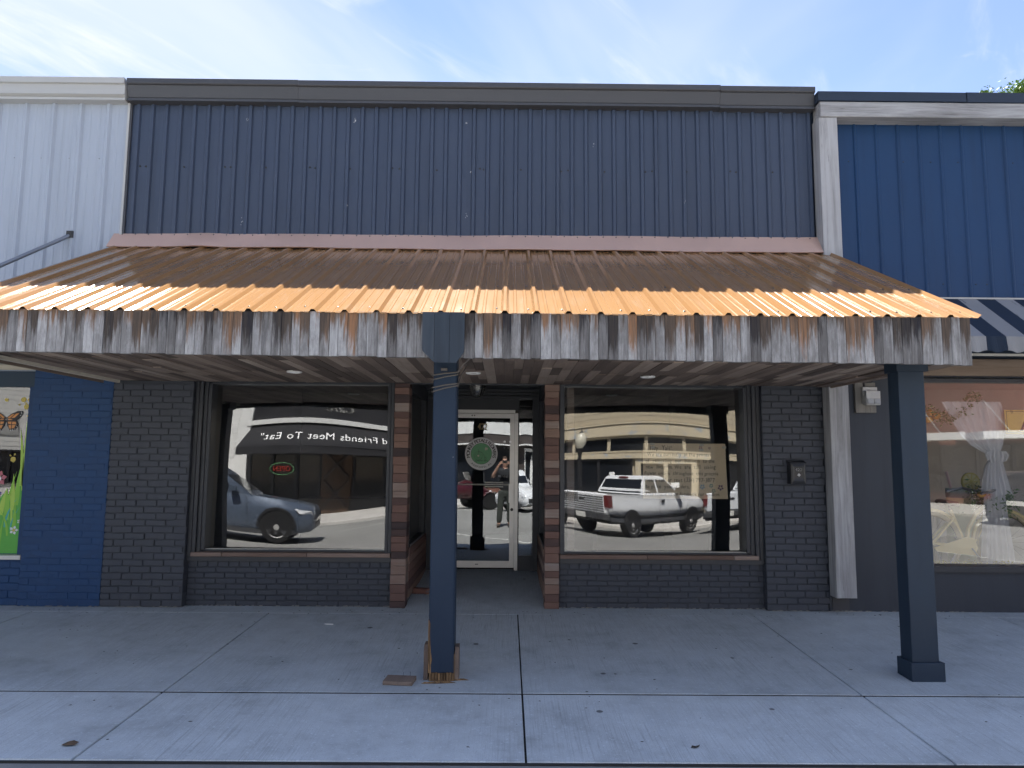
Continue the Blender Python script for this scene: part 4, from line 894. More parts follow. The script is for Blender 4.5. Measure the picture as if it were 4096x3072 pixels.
for x_, z_ in ((5.155, 1.175), (5.24, 1.235), (5.21, 1.185), (5.36, 1.20)): MB().ball((x_, .36, z_), .035, sc=(1.25, 1, 1)).build('lemon', lem, gb, (x_, .36, z_), smooth=True)
MB().loft([[(5.30 + q * math.cos(a), .47 + q * .8 * math.sin(a), z_) for a in [2 * math.pi * k / 16 for k in range(16)]] for q, z_ in ((.09, .96), (.115, 1.08))]).build('basket', wood('wicker', [(.2, (.12, .08, .04)), (.7, (.3, .22, .12))], 'X', 40), gb)
ga = thing('lemon_garland', 'garland of pale flowers and lemons across the top of the display window', 'garland', (4.6, .35, 2.0))
b = MB(); fl2 = MB()
for k in range(40):
    t = k / 39; x_ = 4.50 + t * .66; z_ = 2.15 - .14 * math.sin(math.pi * min(1, t * 1.15)) + (.08 if t > .85 else 0); leaves(b, (x_, .34, z_), 26, (.025, .03, .03), .04, r); leaves(fl2, (x_, .33, z_), 18, (.025, .03, .03), .03, r)
kind(b.build('garland_leaves', leafm, ga), 'stuff'); kind(fl2.build('garland_flowers', plain('cream petals', (.52, .48, .34), .7), ga), 'stuff')
for x_, z_ in ((4.62, 2.06), (4.69, 2.02), (4.60, 1.98)): MB().ball((x_, .32, z_), .036, sc=(1.25, 1, 1)).build('lemon', plain('orange lemon skin', (.60, .33, .05), .5), ga, (x_, .32, z_), smooth=True)
# sheer curtain gathered at one side
cu = NT('sheer white voile'); cu.fin((.80, .81, .84), .8, 0, None, .2, Alpha=.80, Transmission_Weight=0.0)
cn_ = thing('sheer_curtain', 'sheer white curtain gathered with a bow in the display window', 'curtain', (5.27, .3, .31))
def sheet(name, rows, parent, yc, folds, amp):
    v = []; f = []; n = 44
    for j, (z_, xa, xb) in enumerate(rows):
        for i in range(n + 1):
            t = i / n; v.append((xa + (xb - xa) * t, yc + amp * math.sin(t * folds * 6.28 + j * .25) + amp * .4 * math.sin(t * folds * 15), z_ + (.02 * math.sin(t * 9) if j else 0)))
    for j in range(len(rows) - 1):
        for i in range(n): a = j * (n + 1) + i; f.append((a, a + 1, a + n + 2, a + n + 1))
    return MB().add(v, f).build(name, cu.m, parent, smooth='all')
sheet('drape', [(2.18, 4.74, 5.39), (2.07, 4.80, 5.41), (1.93, 4.87, 5.42), (1.80, 4.95, 5.41), (1.70, 5.05, 5.39), (1.63, 5.17, 5.36), (1.59, 5.24, 5.33)], cn_, .30, 7, .012)
sheet('tail', [(1.60, 5.24, 5.33), (1.48, 5.17, 5.36), (1.33, 5.13, 5.40), (1.17, 5.11, 5.44)], cn_, .28, 6, .018)
sheet('skirt', [(1.60, 5.25, 5.32), (1.2, 5.18, 5.38), (.8, 5.13, 5.42), (.40, 5.09, 5.47)], cn_, .33, 6, .02)
for s_ in (-1, 1): sheet('bow', [(1.645, 5.285, 5.285 + s_ * .10), (1.59, 5.285, 5.285 + s_ * .13), (1.525, 5.285, 5.285 + s_ * .10)], cn_, .26, 2, .012)
# lemonade jar prop with slice and straw
jr = thing('lemonade_jar', 'large pale green lemonade jar prop with lemon slice and straw', 'jar', (5.29, .95, DZ))
MB().lathe((5.29, .95, DZ), (0, 0, 1), [(.001, 0), (.145, .0), (.150, .02), (.150, .74), (.135, .80), (.130, .82), (.130, .87)], 28).build('jar_body', paint('pale lime lemonade', (.62, .70, .42), .35, .15, 2), jr, smooth=True)
MB().lathe((5.29, .95, DZ + .80), (0, 0, 1), [(.137, .0), (.142, .01), (.142, .10), (.137, .11), (.001, .11)], 28).build('jar_rim', plain('pale blue glass', (.40, .50, .50), .25), jr, smooth=True)
b = MB().lathe((5.324, .80, 1.30), (0, -1, .0), [(.001, 0), (.105, 0), (.105, .02), (.001, .021)], 36); sl = b.build('lemon_slice', plain('lemon rind', (.55, .50, .12), .5), jr, smooth=True)
b = MB()
for k in range(9):
    a0_, a1_ = 2 * math.pi * k / 9 + .07, 2 * math.pi * (k + 1) / 9 - .07; poly(b, [(.012 * math.cos((a0_ + a1_) / 2), .012 * math.sin((a0_ + a1_) / 2)), (.088 * math.cos(a0_), .088 * math.sin(a0_)), (.092 * math.cos((a0_ + a1_) / 2), .092 * math.sin((a0_ + a1_) / 2)), (.088 * math.cos(a1_), .088 * math.sin(a1_))], lambda x_, z_: Vector((5.324 + x_, .778, 1.30 + z_)))
b.build('slice_segments', plain('lemon flesh', (.62, .60, .30), .5), sl)
MB().tube([(5.20, .92, 1.12), (5.12, .90, 1.41)], .016, 10).build('straw', plain('pink straw', (.60, .42, .42), .5), jr, smooth=True)
st = thing('grey_stool', 'low grey wooden stool behind the bicycle in the display window', 'stool', (5.3, 1.35, DZ))
kx = MB().cham(5.30, 5.56, 1.2, 1.5, .90, .94, .004).build('seat', MAT['alud'], st)
for x_ in (5.32, 5.51):
    for y_ in (1.22, 1.45): MB().cham(x_, x_ + .03, y_, y_ + .03, DZ, .90, .003).build('leg', MAT['alud'], st, (x_, y_, DZ))
MB().box(4.06, 8.8, .17, .31, .28, .440).build('display_ledge', MAT['frame'], nb)
b = MB(); leaves(b, (4.95, .26, .465), 10, (.1, .01, .01), .03, r)
for k in range(900): x_ = 4.06 + r.random() * 1.7; leaves(b, (x_, .24 + r.uniform(-.05, .05), .445 + .015 * math.sin(x_ * 17)), 1, (.004, .004, .012), .035, r)
kind(tag(b.build('dried_moss', paint('yellow moss', (.45, .42, .10), .8, .4, 30)), 'yellow green moss along the foot of the display window', 'moss'), 'stuff')
ys = thing('yellow_sign', 'yellow hand lettered sign hanging in the display window', 'sign', (5.7, .2, 1.83))
MB().cham(5.362, 6.05, .20, .215, 1.825, 2.087, .003).build('board', plain('yellow card', (.80, .62, .14), .7), ys)
b = MB(); text(b, 'A', .21, lambda x_, z_: Vector((5.60 + x_, .1975, 1.865 + z_)), wide=1.1, bold=.02)
for q in ([(5.375, 1.84), (5.375, 2.07), (6.03, 2.07)], [(5.375, 1.84), (6.03, 1.84)], [(5.42, 2.085), (5.43, 2.05)], [(5.435, 2.085), (5.445, 2.05)]): stroke(b, q, .005, lambda x_, z_: Vector((x_, .1978, z_)))
b.build('lettering', MAT['ink'], ys)
dc = MB().box(4.10, 4.145, .088, .0985, .50, .585).build('security_sticker', plain('blue sticker', (.03, .09, .25), .4), nb, (4.12, .1, .54)); MB().ball((4.1225, .0875, .545), .012, sc=(1, .1, 1.2)).build('sticker_mark', MAT['white'], dc)

# ================================================================ litter on the pavement
def gp(x, y, dz=0.0): return Vector((x, y, gz(y) + dz))
lb = thing('loose_brick', 'loose broken red brick lying on the entry floor', 'brick', (-1.02, .62, .045))
zb_ = FL * (.62 + .02) / 1.92
MB().cham(-.10, .10, -.045, .045, 0, .057, .008).xf(Matrix.Translation((-.945, .62, zb_)) @ Matrix.Rotation(R(-9), 4, 'Z')).build('brick_body', paint('dusty red brick', (.20, .10, .075), .9, .35, 14, bs=50, bstr=.6, bd=.01, wear=(9, .55), wearcol=(.16, .16, .17)), lb)
bd = thing('fallen_board', 'short grey broken board with nails beside the middle post', 'board', gp(-.76, -2.14))
MB().cham(-.105, .105, -.07, .07, 0, .026, .003).xf(Matrix.Translation(gp(-.755, -2.145, .001)) @ Matrix.Rotation(R(-6), 4, 'Z') @ Matrix.Rotation(R(1.97), 4, 'X')).build('board_body', MAT['soffit'], bd)
b = MB()
for q in (-.02, .03): b.tube([gp(-.72 + q, -2.09, .02), gp(-.715 + q, -2.09, .055)], .0012, 4)
b.build('nails', MAT['black'], bd)
spn = [(-.60, -2.165, .235, .016, 3), (-.52, -2.14, .18, .010, -6), (-.44, -2.12, .13, .008, 12), (-.36, -2.09, .10, .006, -4)]
for k, (x_, y_, L, w_, an) in enumerate(spn):
    o = MB().add([(0, -w_ / 2, 0), (L * .5, -w_ * .7, 0), (L, 0, 0), (L * .6, w_ * .6, 0), (.01, w_ / 2, 0), (L * .1, 0, .010), (L * .6, 0, .012), (L * .9, 0, .004)], [(0, 4, 3, 2, 1), (0, 1, 6, 5), (1, 2, 7, 6), (2, 3, 6, 7), (3, 4, 5, 6), (4, 0, 5)]).xf(Matrix.Rotation(R(an), 4, 'Z'))
    tag(put('wood_splinter', mesh_of(o, 'wood_splinter', MAT['rot']), None, gp(x_, y_, .001)), ('longest pale splinter in front of the rotten post foot', 'second splinter under the rotten post foot', 'short splinter at the rotten post foot', 'thin splinter just past the rotten post foot')[k], 'splinter', 'splinters fallen from the rotten post')
lv = tag(MB().add([gp(-2.50, -3.20, .004), gp(-2.47, -3.225, .012), gp(-2.42, -3.215, .010), gp(-2.405, -3.19, .016), gp(-2.44, -3.18, .022), gp(-2.48, -3.18, .012), gp(-2.45, -3.2, .026)], [(0, 1, 6), (1, 2, 6), (2, 3, 6), (3, 4, 6), (4, 5, 6), (5, 0, 6)]).build('dry_leaf', paint('dry brown leaf', (.11, .075, .05), .8, .3, 30)), 'curled dry brown leaf on the front pavement slab', 'leaf')
sc_ = tag(MB().add([gp(1.055, -3.19, .003), gp(1.075, -3.205, .010), gp(1.10, -3.185, .005), gp(1.115, -3.17, .012), gp(1.085, -3.175, .006), gp(1.065, -3.18, .012)], [(0, 1, 4, 5), (1, 2, 3, 4)]).build('leaf_scrap', MAT['dirt']), 'dark shrivelled leaf scrap on the front pavement slab', 'leaf')
cg = tag(MB().tube([gp(-1.68, -.62, .006), gp(-1.60, -.63, .006)], .005, 8).build('cigarette_end', MAT['white']), 'white cigarette end on the pavement below the reflection window', 'cigarette end')
b = MB(); r = random.Random(77)
for k in range(170):
    x_, y_ = r.uniform(-4.6, 4.6), r.choice((r.uniform(-.25, -3.3), r.uniform(-.06, -.25))); s_ = r.uniform(.004, .014); a = r.random() * 6.28
    pts = [gp(x_ + s_ * q * math.cos(a + t), y_ + s_ * .6 * q * math.sin(a + t), .0025) for t, q in ((0, 1.3), (1.3, .7), (2.6, .8), (3.7, 1.1), (5, .7))]; tip = gp(x_, y_, .006)
    b.add(pts + [tip], [(0, 1, 5), (1, 2, 5), (2, 3, 5), (3, 4, 5), (4, 0, 5)])
for k in range(60):
    x_, y_ = -.55 + r.gauss(0, .22), -2.15 + r.gauss(0, .07); s_ = r.uniform(.004, .015); an = r.random() * 3.14
    b.add([gp(x_ - s_ * math.cos(an), y_ - s_ * math.sin(an), .003), gp(x_ + .002, y_ - .003, .005), gp(x_ + s_ * math.cos(an), y_ + s_ * math.sin(an), .003), gp(x_, y_ + .003, .003)], [(0, 1, 2, 3)])
kind(tag(b.build('pavement_debris', paint('dark debris', (.04, .034, .028), .9, .5, 30)), 'scattered dark crumbs and chips on the pavement', 'debris'), 'stuff')
b = MB()
for k in range(260):
    x_ = r.uniform(-4.9, 4.9); y_ = -.003 if not (-3.28 < x_ < -1.19 or .55 < x_ < 2.66) else .085
    if -1.2 < x_ < .55: continue
    s_ = r.uniform(.006, .02); b.add([Vector((x_ - s_, y_ - .006, .002)), Vector((x_ + s_, y_ - .008 - .006 * r.random(), .002)), Vector((x_ + s_ * .8, y_, .006 + .006 * r.random())), Vector((x_ - s_, y_, .007))], [(0, 1, 2, 3)])
kind(tag(b.build('wall_foot_grit', paint('pale mortar grit', (.30, .29, .27), .95, .3, 30)), 'pale crumbling grit where the walls meet the pavement', 'grit'), 'stuff')

# ================================================================ tree behind the navy shop
def tree(x, y, h, cr_, seed, label, nclump=46, name='oak_tree', tips_extra=()):
    t = thing(name, label, 'tree', (x, y, 0)); r = random.Random(seed); b = MB()
    b.tube([(x, y, -.3), (x + .1, y, h * .25), (x - .05, y + .1, h * .5), (x + .1, y, h * .8)], [.30, .24, .17, .06], 10); tips = []
    for k in range(12):
        z0 = h * r.uniform(.35, .7); a = r.random() * 6.28; L = cr_ * r.uniform(.5, .95); p = Vector((x + L * math.cos(a), y + L * math.sin(a), z0 + h * r.uniform(.1, .28))); tips.append(p)
        b.tube([(x, y, z0), (x + .5 * L * math.cos(a), y + .5 * L * math.sin(a), z0 + h * .08), p], [.08, .05, .02], 6)
    b.build('trunk', wood('oak bark', [(.2, (.04, .032, .025)), (.7, (.12, .10, .08))], 'Z', 10), t); c = MB()
    for k in range(nclump):
        u = Vector((r.gauss(0, 1), r.gauss(0, 1), r.gauss(0, .8))).normalized() * cr_ * r.uniform(.45, 1.0); ctr = Vector((x, y, h * .68)) + Vector((u.x, u.y, u.z * h * .32 / cr_))
        leaves(c, ctr, 110, (cr_ * .10,) * 3, .16, r)
    for (tx, ty, tz, n_, q) in tips_extra:
        leaves(c, (tx, ty, tz), n_, (q, q, q * .6), .14, r); b2 = MB().tube([(x, y, h * .6), ((x + tx) / 2, ty, (h * .6 + tz) / 2 + .3), (tx, ty, tz)], [.07, .045, .012], 6).build('branch', MAT['soffit'], t)
    kind(c.build('crown', paint('sunlit leaf green', (.14, .23, .045), .6, .4, 2, coord='World'), t), 'stuff')
    return t
tree(15.2, 13.0, 12.1, 2.7, 5, 'leafy green tree rising behind the navy sided shop', tips_extra=((14.42, 13.0, 12.70, 90, .11), (14.3, 13.0, 12.55, 40, .1), (15.45, 13.0, 12.72, 420, .24), (15.75, 13.0, 12.9, 300, .25)))

# ================================================================ across the street (seen in the glass)
YO = -22.0
redb = brick_paint('red facade brick', (.17, .075, .055)); dk = paint('dark storefront paint', (.016, .016, .019), .5, .2, 2); dkglass = plain('dark shop glass', (.012, .014, .018), .06)
tanw = paint('tan lap siding', (.40, .345, .25), .7, .1, 2); peel = paint('peeling cream cornice paint', (.47, .405, .29), .8, .1, 2, wear=(3.2, .56), wearcol=(.30, .33, .35)); whs = paint('weathered white boards', (.62, .62, .60), .7, .12, 2)
def opp(name, label, x0, x1, h, m, depth=10):
    t = thing(name, label, 'building', ((x0 + x1) / 2, YO, 0)); MB().box(x0, x1, YO - depth, YO, -.2, h).build('facade_wall', m, t); return t
def shopfront(t, x0, x1, z0, z1, n, mf, mg=None, y=YO):
    w = (x1 - x0) / n
    for k in range(n):
        a = x0 + k * w
        f_ = MB().box(a, a + .06, y, y + .10, z0, z1).box(a + w - .06, a + w - .001, y, y + .10, z0, z1).box(a + .06, a + w - .06, y, y + .10, z0, z0 + .07).box(a + .06, a + w - .06, y, y + .10, z1 - .07, z1).build('window', mf, t, (a, y, z0))
        MB().box(a + .05, a + w - .05, y + .02, y + .03, z0 + .05, z1 - .05).build('window_pane', mg or dkglass, f_)
# cafe with long black awning
cf_ = opp('cafe_building', 'cafe across the street with long black lettered awning, mirrored in the window', -11.3, -4.2, 5.6, dk)
MB().box(-11.3, -10.85, YO + .002, YO + .12, -.1, 5.4).build('white_pilaster', whs, cf_)
shopfront(cf_, -10.75, -8.2, .45, 2.2, 3, dk); shopfront(cf_, -7.0, -4.5, .45, 2.2, 2, dk)
dd = MB().box(-8.15, -7.05, YO, YO + .09, -.05, 2.25).build('cafe_door', wood('brown door wood', [(.2, (.05, .03, .02)), (.7, (.13, .08, .05))], 'Z'), cf_)
for s_ in (-1, 1): MB().tube([(-7.6 - s_ * .45, YO + .11, .15), (-7.6 + s_ * .45, YO + .11, 1.1)], .05, 6).tube([(-7.6 - s_ * .45, YO + .11, 1.2), (-7.6 + s_ * .45, YO + .11, 2.1)], .05, 6).build('door_brace', dk, dd)
aw2 = MB().prism([(-10.8, YO + .02, 3.05), (-10.8, YO + 1.25, 2.25), (-10.8, YO + 1.25, 1.98), (-10.8, YO + 1.22, 1.98), (-10.8, YO + 1.22, 2.22), (-10.8, YO + .02, 2.95)], (6.6, 0, 0)).build('black_awning', paint('black awning canvas', (.014, .014, .017), .85, .2, 2), cf_)
b = MB(); sl_ = Vector((0, -1.23, .80)).normalized()
text(b, '           Good Friends Meet To Eat"', .64, lambda x_, z_: Vector((-6.45 - x_, YO + .78, 2.555)) + sl_ * (z_ - .16) + Vector((0, .01, .016)), shear=.25, wide=.72); b.build('awning_lettering', MAT['white'], aw2)
MB().box(-11.0, -4.2, YO + .003, YO + .16, 3.08, 3.26).build('white_cornice', whs, cf_)
b = MB(); text(b, 'Caf\u00e9', .55, lambda x_, z_: Vector((-7.4 - x_, YO + .02, 3.55 + z_)), shear=.3, bold=.012); b.build('cafe_lettering', MAT['offw'], cf_)
on = thing('open_sign', 'oval neon open sign in the cafe window across the street', 'sign', (-9.55, YO + .06, 1.35))
b = MB(); n = 40
b.tube([(-9.55 + .42 * math.cos(2 * math.pi * k / n), YO + .11, 1.5 + .20 * math.sin(2 * math.pi * k / n)) for k in range(n + 1)], .014, 6); b.build('sign_oval', plain('green neon', (.18, .45, .20), .4, emit=.10), on)
b = MB(); text(b, 'OPEN', .25, lambda x_, z_: Vector((-9.55 - x_, YO + .115, 1.415 + z_)), bold=.02, wide=.9); b.build('sign_letters', plain('red neon', (.60, .08, .06), .4, emit=.12), on)
# white boarded building
wo = opp('white_boarded_building', 'white boarded building across the street, mirrored in the mural window', -30, -11.35, 6.2, whs)
for k in range(22): MB().box(-29.9, -11.4, YO, YO + .018, 1.9 + k * .19, 1.9 + k * .19 + .175).build('lap_board', whs, wo)
shopfront(wo, -29, -14.2, .4, 1.75, 6, dk); MB().box(-20.6, -18.8, YO + .018, YO + .07, 2.35, 3.05).build('louvre_vent', MAT['alud'], wo)
for o_ in (cf_, on, wo): o_.location.x -= 1.62
# central shop: white panels over dark brick
ce = opp('dark_brick_shop', 'dark brick shop with white upper panels across the street, mirrored in the door', -5.75, 1.9, 5.6, brick_paint('dark brown brick', (.050, .040, .037)))
for k in range(9): MB().box(-5.72 + k * .845, -5.72 + k * .845 + .835, YO, YO + .04, 2.78, 5.5).build('white_panel', whs, ce)
MB().box(-4.1, 1.85, YO, YO + .5, 2.28, 2.34).build('canopy_edge', whs, ce)
dr = MB().box(.45, .60, YO, YO + .1, 0, 2.15).box(1.25, 1.40, YO, YO + .1, 0, 2.15).box(.60, 1.25, YO, YO + .1, 2.0, 2.15).box(.60, 1.25, YO, YO + .1, 0, .12).build('shop_door', whs, ce); MB().box(.6, 1.25, YO + .02, YO + .04, .12, 2.0).build('door_glass', dkglass, dr)
shopfront(ce, -4.0, .3, .5, 2.1, 4, dk)
b = MB()
for k in range(24): b.box(-4.1, .4, YO + .001, YO + .012, .1 + k * .085, .1 + k * .085 + .07) if k < 4 else None
b.build('brick_courses', redb, ce)
# tan building with peeling cornice
ta = opp('tan_building', 'tan building with peeling cream cornice across the street, mirrored beside the notice', 1.95, 13.4, 5.8, tanw)
MB().box(2.0, 13.35, YO, YO + .22, 2.82, 3.22).build('peeling_cornice', peel, ta); MB().box(2.0, 13.35, YO + .001, YO + .26, 3.24, 3.30).build('cornice_lip', peel, ta)
for k in range(12): MB().box(2.0, 13.35, YO, YO + .016, 3.33 + k * .2, 3.33 + k * .2 + .185).build('lap_board', tanw, ta)
shopfront(ta, 2.2, 13.2, 2.22, 2.80, 8, tanw); MB().box(2.0, 13.35, YO, YO + .16, 2.02, 2.20).build('transom_band', peel, ta)
shopfront(ta, 2.2, 7.2, .25, 2.0, 4, dk); shopfront(ta, 9.6, 13.2, .25, 2.0, 3, dk)
dr = MB().box(7.3, 7.5, YO, YO + .1, -.05, 2.0).box(8.3, 8.45, YO, YO + .1, -.05, 2.0).box(9.3, 9.5, YO, YO + .1, -.05, 2.0).box(7.5, 8.3, YO, YO + .1, 1.85, 2.0).box(8.45, 9.3, YO, YO + .1, 1.85, 2.0).box(7.5, 8.3, YO, YO + .1, -.05, .15).box(8.45, 9.3, YO, YO + .1, -.05, .15).build('double_door', peel, ta); MB().box(7.5, 9.3, YO + .02, YO + .03, .1, 1.9).build('door_glass', dkglass, dr)
b = MB(); b.box(8.55, 8.85, YO + .10, YO + .105, 1.05, 1.22); so = b.build('door_notice', MAT['white'], dr); MB().box(6.35, 6.55, YO + .1, YO + .106, 1.25, 1.55).build('window_notice', MAT['white'], ta)
# brick building with flat white canopies
bb = opp('red_brick_building', 'red brick building with flat white canopies across the street, mirrored in the lemonade window', 13.45, 30, 6.6, redb)
b = MB(); r = random.Random(2)
for k in range(46):
    x_ = 13.5 - (.14 if k % 2 else 0)
    while x_ < 24: b.cham(-.135, .135, 0, .02, -.045, .045, .004) if False else b.box(max(x_, 13.46), x_ + .28, YO, YO + .014, 2.75 + k * .085, 2.75 + k * .085 + .07); x_ += .29
kind(b.build('brickwork', redb, bb), 'stuff')
for xa, xb in ((13.6, 18.2), (18.9, 24.5)):
    c_ = MB().box(xa, xb, YO, YO + 1.7, 2.35, 2.62).build('flat_canopy', whs, bb, (xa, YO, 2.4))
    for q in (.2, .8): MB().tube([(xa + (xb - xa) * q, YO, 3.9), (xa + (xb - xa) * q, YO + 1.6, 2.6)], .02, 6).build('canopy_rod', MAT['alud'], c_, (xa, YO, 3))
shopfront(bb, 13.8, 24.2, .35, 2.2, 7, dk)
# lamp post
lp = thing('street_lamp', 'black street lamp with acorn globe across the road, mirrored beside the pickup', 'street lamp', (4.5, -18.4, -.11))
MB().lathe((4.5, -18.4, -.11), (0, 0, 1), [(.20, 0), (.20, .10), (.13, .22), (.12, .5), (.075, .62), (.065, 2.2), (.075, 2.25), (.11, 2.35), (.12, 2.42), (.05, 2.44)], 16).build('pole', MAT['black'], lp, smooth=True)
MB().lathe((4.5, -18.4, 2.30), (0, 0, 1), [(.10, 0), (.19, .18), (.20, .30), (.14, .48), (.06, .56)], 18).build('globe', plain('milky globe', (.55, .52, .42), .3), lp, smooth=True)
MB().lathe((4.5, -18.4, 2.84), (0, 0, 1), [(.075, 0), (.06, .06), (.02, .10), (.03, .14), (.001, .20)], 14).build('finial', MAT['black'], lp, smooth=True)

# ================================================================ vehicles
def carpaint(name, c, rough=.22, metal=0.0): return plain(name, c, rough, metal, coat=.6)
cglass = plain('dark car glass', (.010, .012, .015), .04); trim = plain('grey car plastic', (.045, .046, .05), .55); amber = plain('red lamp', (.12, .012, .014), .2); clear = plain('clear lamp', (.65, .66, .68), .12)
def body_ring(x, zb, zs, zt, hw, tw):
    h = [(.0, zb), (hw * .90, zb), (hw * .985, zb + .10), (hw, (zb + zs) / 2), (hw * .975, zs), (hw * .93, zs + (zt - zs) * .55), (tw, zt), (tw * .5, zt + .012)]
    return [(x, y, z) for y, z in h] + [(x, -y, z) for y, z in h[::-1] if y > 0]
def wheelset(t, xs, hw, rad, w, rimm, dual=True):
    for x_ in xs:
        for s_ in (1, -1):
            yc = s_ * (hw - w / 2 + .012)
            wh = MB().lathe((x_, yc - s_ * w / 2, rad), (0, s_, 0), [(rad * .62, 0), (rad * .93, 0), (rad, .03), (rad, w - .03), (rad * .95, w), (rad * .66, w), (rad * .64, w - .02)], 28).build('wheel', MAT['rubber'], t, (x_, yc, rad), smooth=True)
            sp = MB().lathe((x_, yc + s_ * (w / 2 - .03), rad), (0, s_, 0), [(rad * .65, 0), (rad * .65, .018), (rad * .58, .008), (rad * .20, .012), (rad * .16, .03), (.001, .03)], 24)
            sp.build('rim', rimm, wh, smooth=True)
            hb_ = MB()
            for k in range(5):
                a = 2 * math.pi * k / 5 + .2; d = Vector((math.cos(a), 0, math.sin(a))); e = Vector((-d.z, 0, d.x)); c0 = Vector((x_, yc + s_ * (w / 2 - .008), rad))
                hb_.add([c0 + d * rad * .27 + e * rad * .10, c0 + d * rad * .27 - e * rad * .10, c0 + d * rad * .54 - e * rad * .15, c0 + d * rad * .54 + e * rad * .15], [(0, 1, 2, 3)])
            hb_.build('rim_openings', MAT['black'], wh)
            ar = MB(); ys = s_ * (hw + .004); n = 16
            ar.add([Vector((x_ + q * math.cos(math.pi * k / n), ys + s_ * o_, rad + q * math.sin(math.pi * k / n))) for q, o_ in ((rad * 1.04, .0), (rad * 1.20, .0), (rad * 1.20, .012), (rad * 1.04, .014)) for k in range(n + 1)], [(a * (n + 1) + k, a * (n + 1) + k + 1, ((a + 1) % 4) * (n + 1) + k + 1, ((a + 1) % 4) * (n + 1) + k) for a in range(4) for k in range(n)])
            ar.add([Vector((x_ + rad * 1.05 * math.cos(math.pi * k / n), ys - s_ * .001, rad + rad * 1.05 * math.sin(math.pi * k / n))) for k in range(n + 1)] + [Vector((x_ + rad * 1.05, ys - s_ * .001, rad * .75)), Vector((x_ - rad * 1.05, ys - s_ * .001, rad * .75))], [tuple(range(n + 1)) + (n + 2, n + 1)])
            ar.build('wheel_arch', MAT['black'], t, (x_, ys, rad))
def place(t, x, y, deg): t.location = (x, y, rz(y) + .006); t.rotation_euler = (0, 0, R(deg))
def pickup(label, pc, flag, name='pickup_truck'):
    t = thing(name, label, 'pickup truck', (0, 0, 0), 'vehicles parked across the street'); W_ = .84
    ring = lambda x_, zb, zs, zt, hw, tw: body_ring(x_, zb, zs, zt, hw, tw)
    MB().loft([ring(-2.50, .62, .85, 1.08, .80, .76), ring(-2.46, .58, .88, 1.12, .83, .79), ring(-.6, .58, .9, 1.12, W_, .80), ring(.8, .58, .9, 1.12, W_, .80), ring(.95, .58, .9, 1.10, W_, .78), ring(1.9, .58, .86, 1.03, .83, .74), ring(2.25, .60, .82, .97, .80, .68), ring(2.38, .62, .76, .86, .74, .60)]).build('body', pc, t, smooth=30)
    MB().loft([ring(-2.44, .36, .48, .60, .845, .84), ring(2.2, .36, .48, .60, .845, .84), ring(2.42, .40, .48, .60, .78, .76)]).build('lower_cladding', trim, t, smooth=30)
    gh = lambda x_, z_, w_: [(x_, -w_, z_), (x_, w_, z_)]
    cab = MB().loft([[(-.78, .74, 1.10), (1.12, .74, 1.08), (1.12, -.74, 1.08), (-.78, -.74, 1.10)], [(-.74, .72, 1.22), (.98, .72, 1.20), (.98, -.72, 1.20), (-.74, -.72, 1.22)], [(-.52, .60, 1.56), (.38, .60, 1.56), (.38, -.60, 1.56), (-.52, -.60, 1.56)], [(-.44, .54, 1.60), (.28, .54, 1.60), (.28, -.54, 1.60), (-.44, -.54, 1.60)]]).build('cab', pc, t, smooth=25)
    def quad(nm, p, m, par): 
        a = [Vector(q) for q in p]; n_ = (a[1] - a[0]).cross(a[2] - a[0]).normalized(); MB().prism(p, n_ * .012).build(nm, m, par)
    for s_ in (1, -1):
        sd_ = lambda x_, z_: (x_, s_ * (.742 - (z_ - 1.10) * .30), z_)
        for p in ([sd_(-.66, 1.17), sd_(-.10, 1.17), sd_(-.10, 1.50), sd_(-.47, 1.50)], [sd_(-.02, 1.17), sd_(.90, 1.17), sd_(.42, 1.50), sd_(-.02, 1.50)]):
            quad('side_window', p if s_ < 0 else p[::-1], cglass, cab)
        MB().box(.70, .86, s_ * .80 if s_ > 0 else -.98, .98 if s_ > 0 else -.80, 1.10, 1.28).build('door_mirror', MAT['black'], t, (.78, s_ * .9, 1.2))
        MB().box(-.12, -.112, s_ * W_ - .004, s_ * W_ + .004, .62, 1.10).box(.93, .938, s_ * W_ - .004, s_ * W_ + .004, .62, 1.08).build('door_gap', MAT['black'], t); MB().box(-.04, .10, s_ * W_ - .01, s_ * W_ + .012, .92, 1.0).build('door_handle', MAT['black'], t)
        MB().box(-2.53, -2.32, s_ * .72 if s_ > 0 else -.845, .845 if s_ > 0 else -.72, .78, 1.08).build('tail_light', amber, t, (-2.5, s_ * .8, .9))
        MB().box(2.22, 2.40, s_ * .52 if s_ > 0 else -.78, .78 if s_ > 0 else -.52, .72, .86).build('headlight', clear, t, (2.3, s_ * .7, .8))
    quad('rear_window', [(-.752, .66, 1.17), (-.752, -.66, 1.17), (-.560, -.58, 1.50), (-.560, .58, 1.50)], cglass, cab); quad('windscreen', [(1.045, .68, 1.15), (1.045, -.68, 1.15), (.46, -.58, 1.52), (.46, .58, 1.52)], cglass, cab)
    MB().box(-2.42, -.82, -.68, .68, 1.085, 1.135).build('bed_floor', MAT['black'], t)
    MB().box(-.56, -.52, -.14, .14, 1.53, 1.575).build('brake_light', amber, t)
    tg = MB().cham(-.72, .72, 0, .05, 0, .47, .006).xf(Matrix.Translation((-2.535, 0, .63)) @ Matrix.Rotation(R(-90), 4, 'Z')).build('tailgate', pc, t, (-2.52, 0, .85))
    MB().box(-2.542, -2.536, -.09, .09, .90, .96).build('tailgate_handle', MAT['black'], tg)
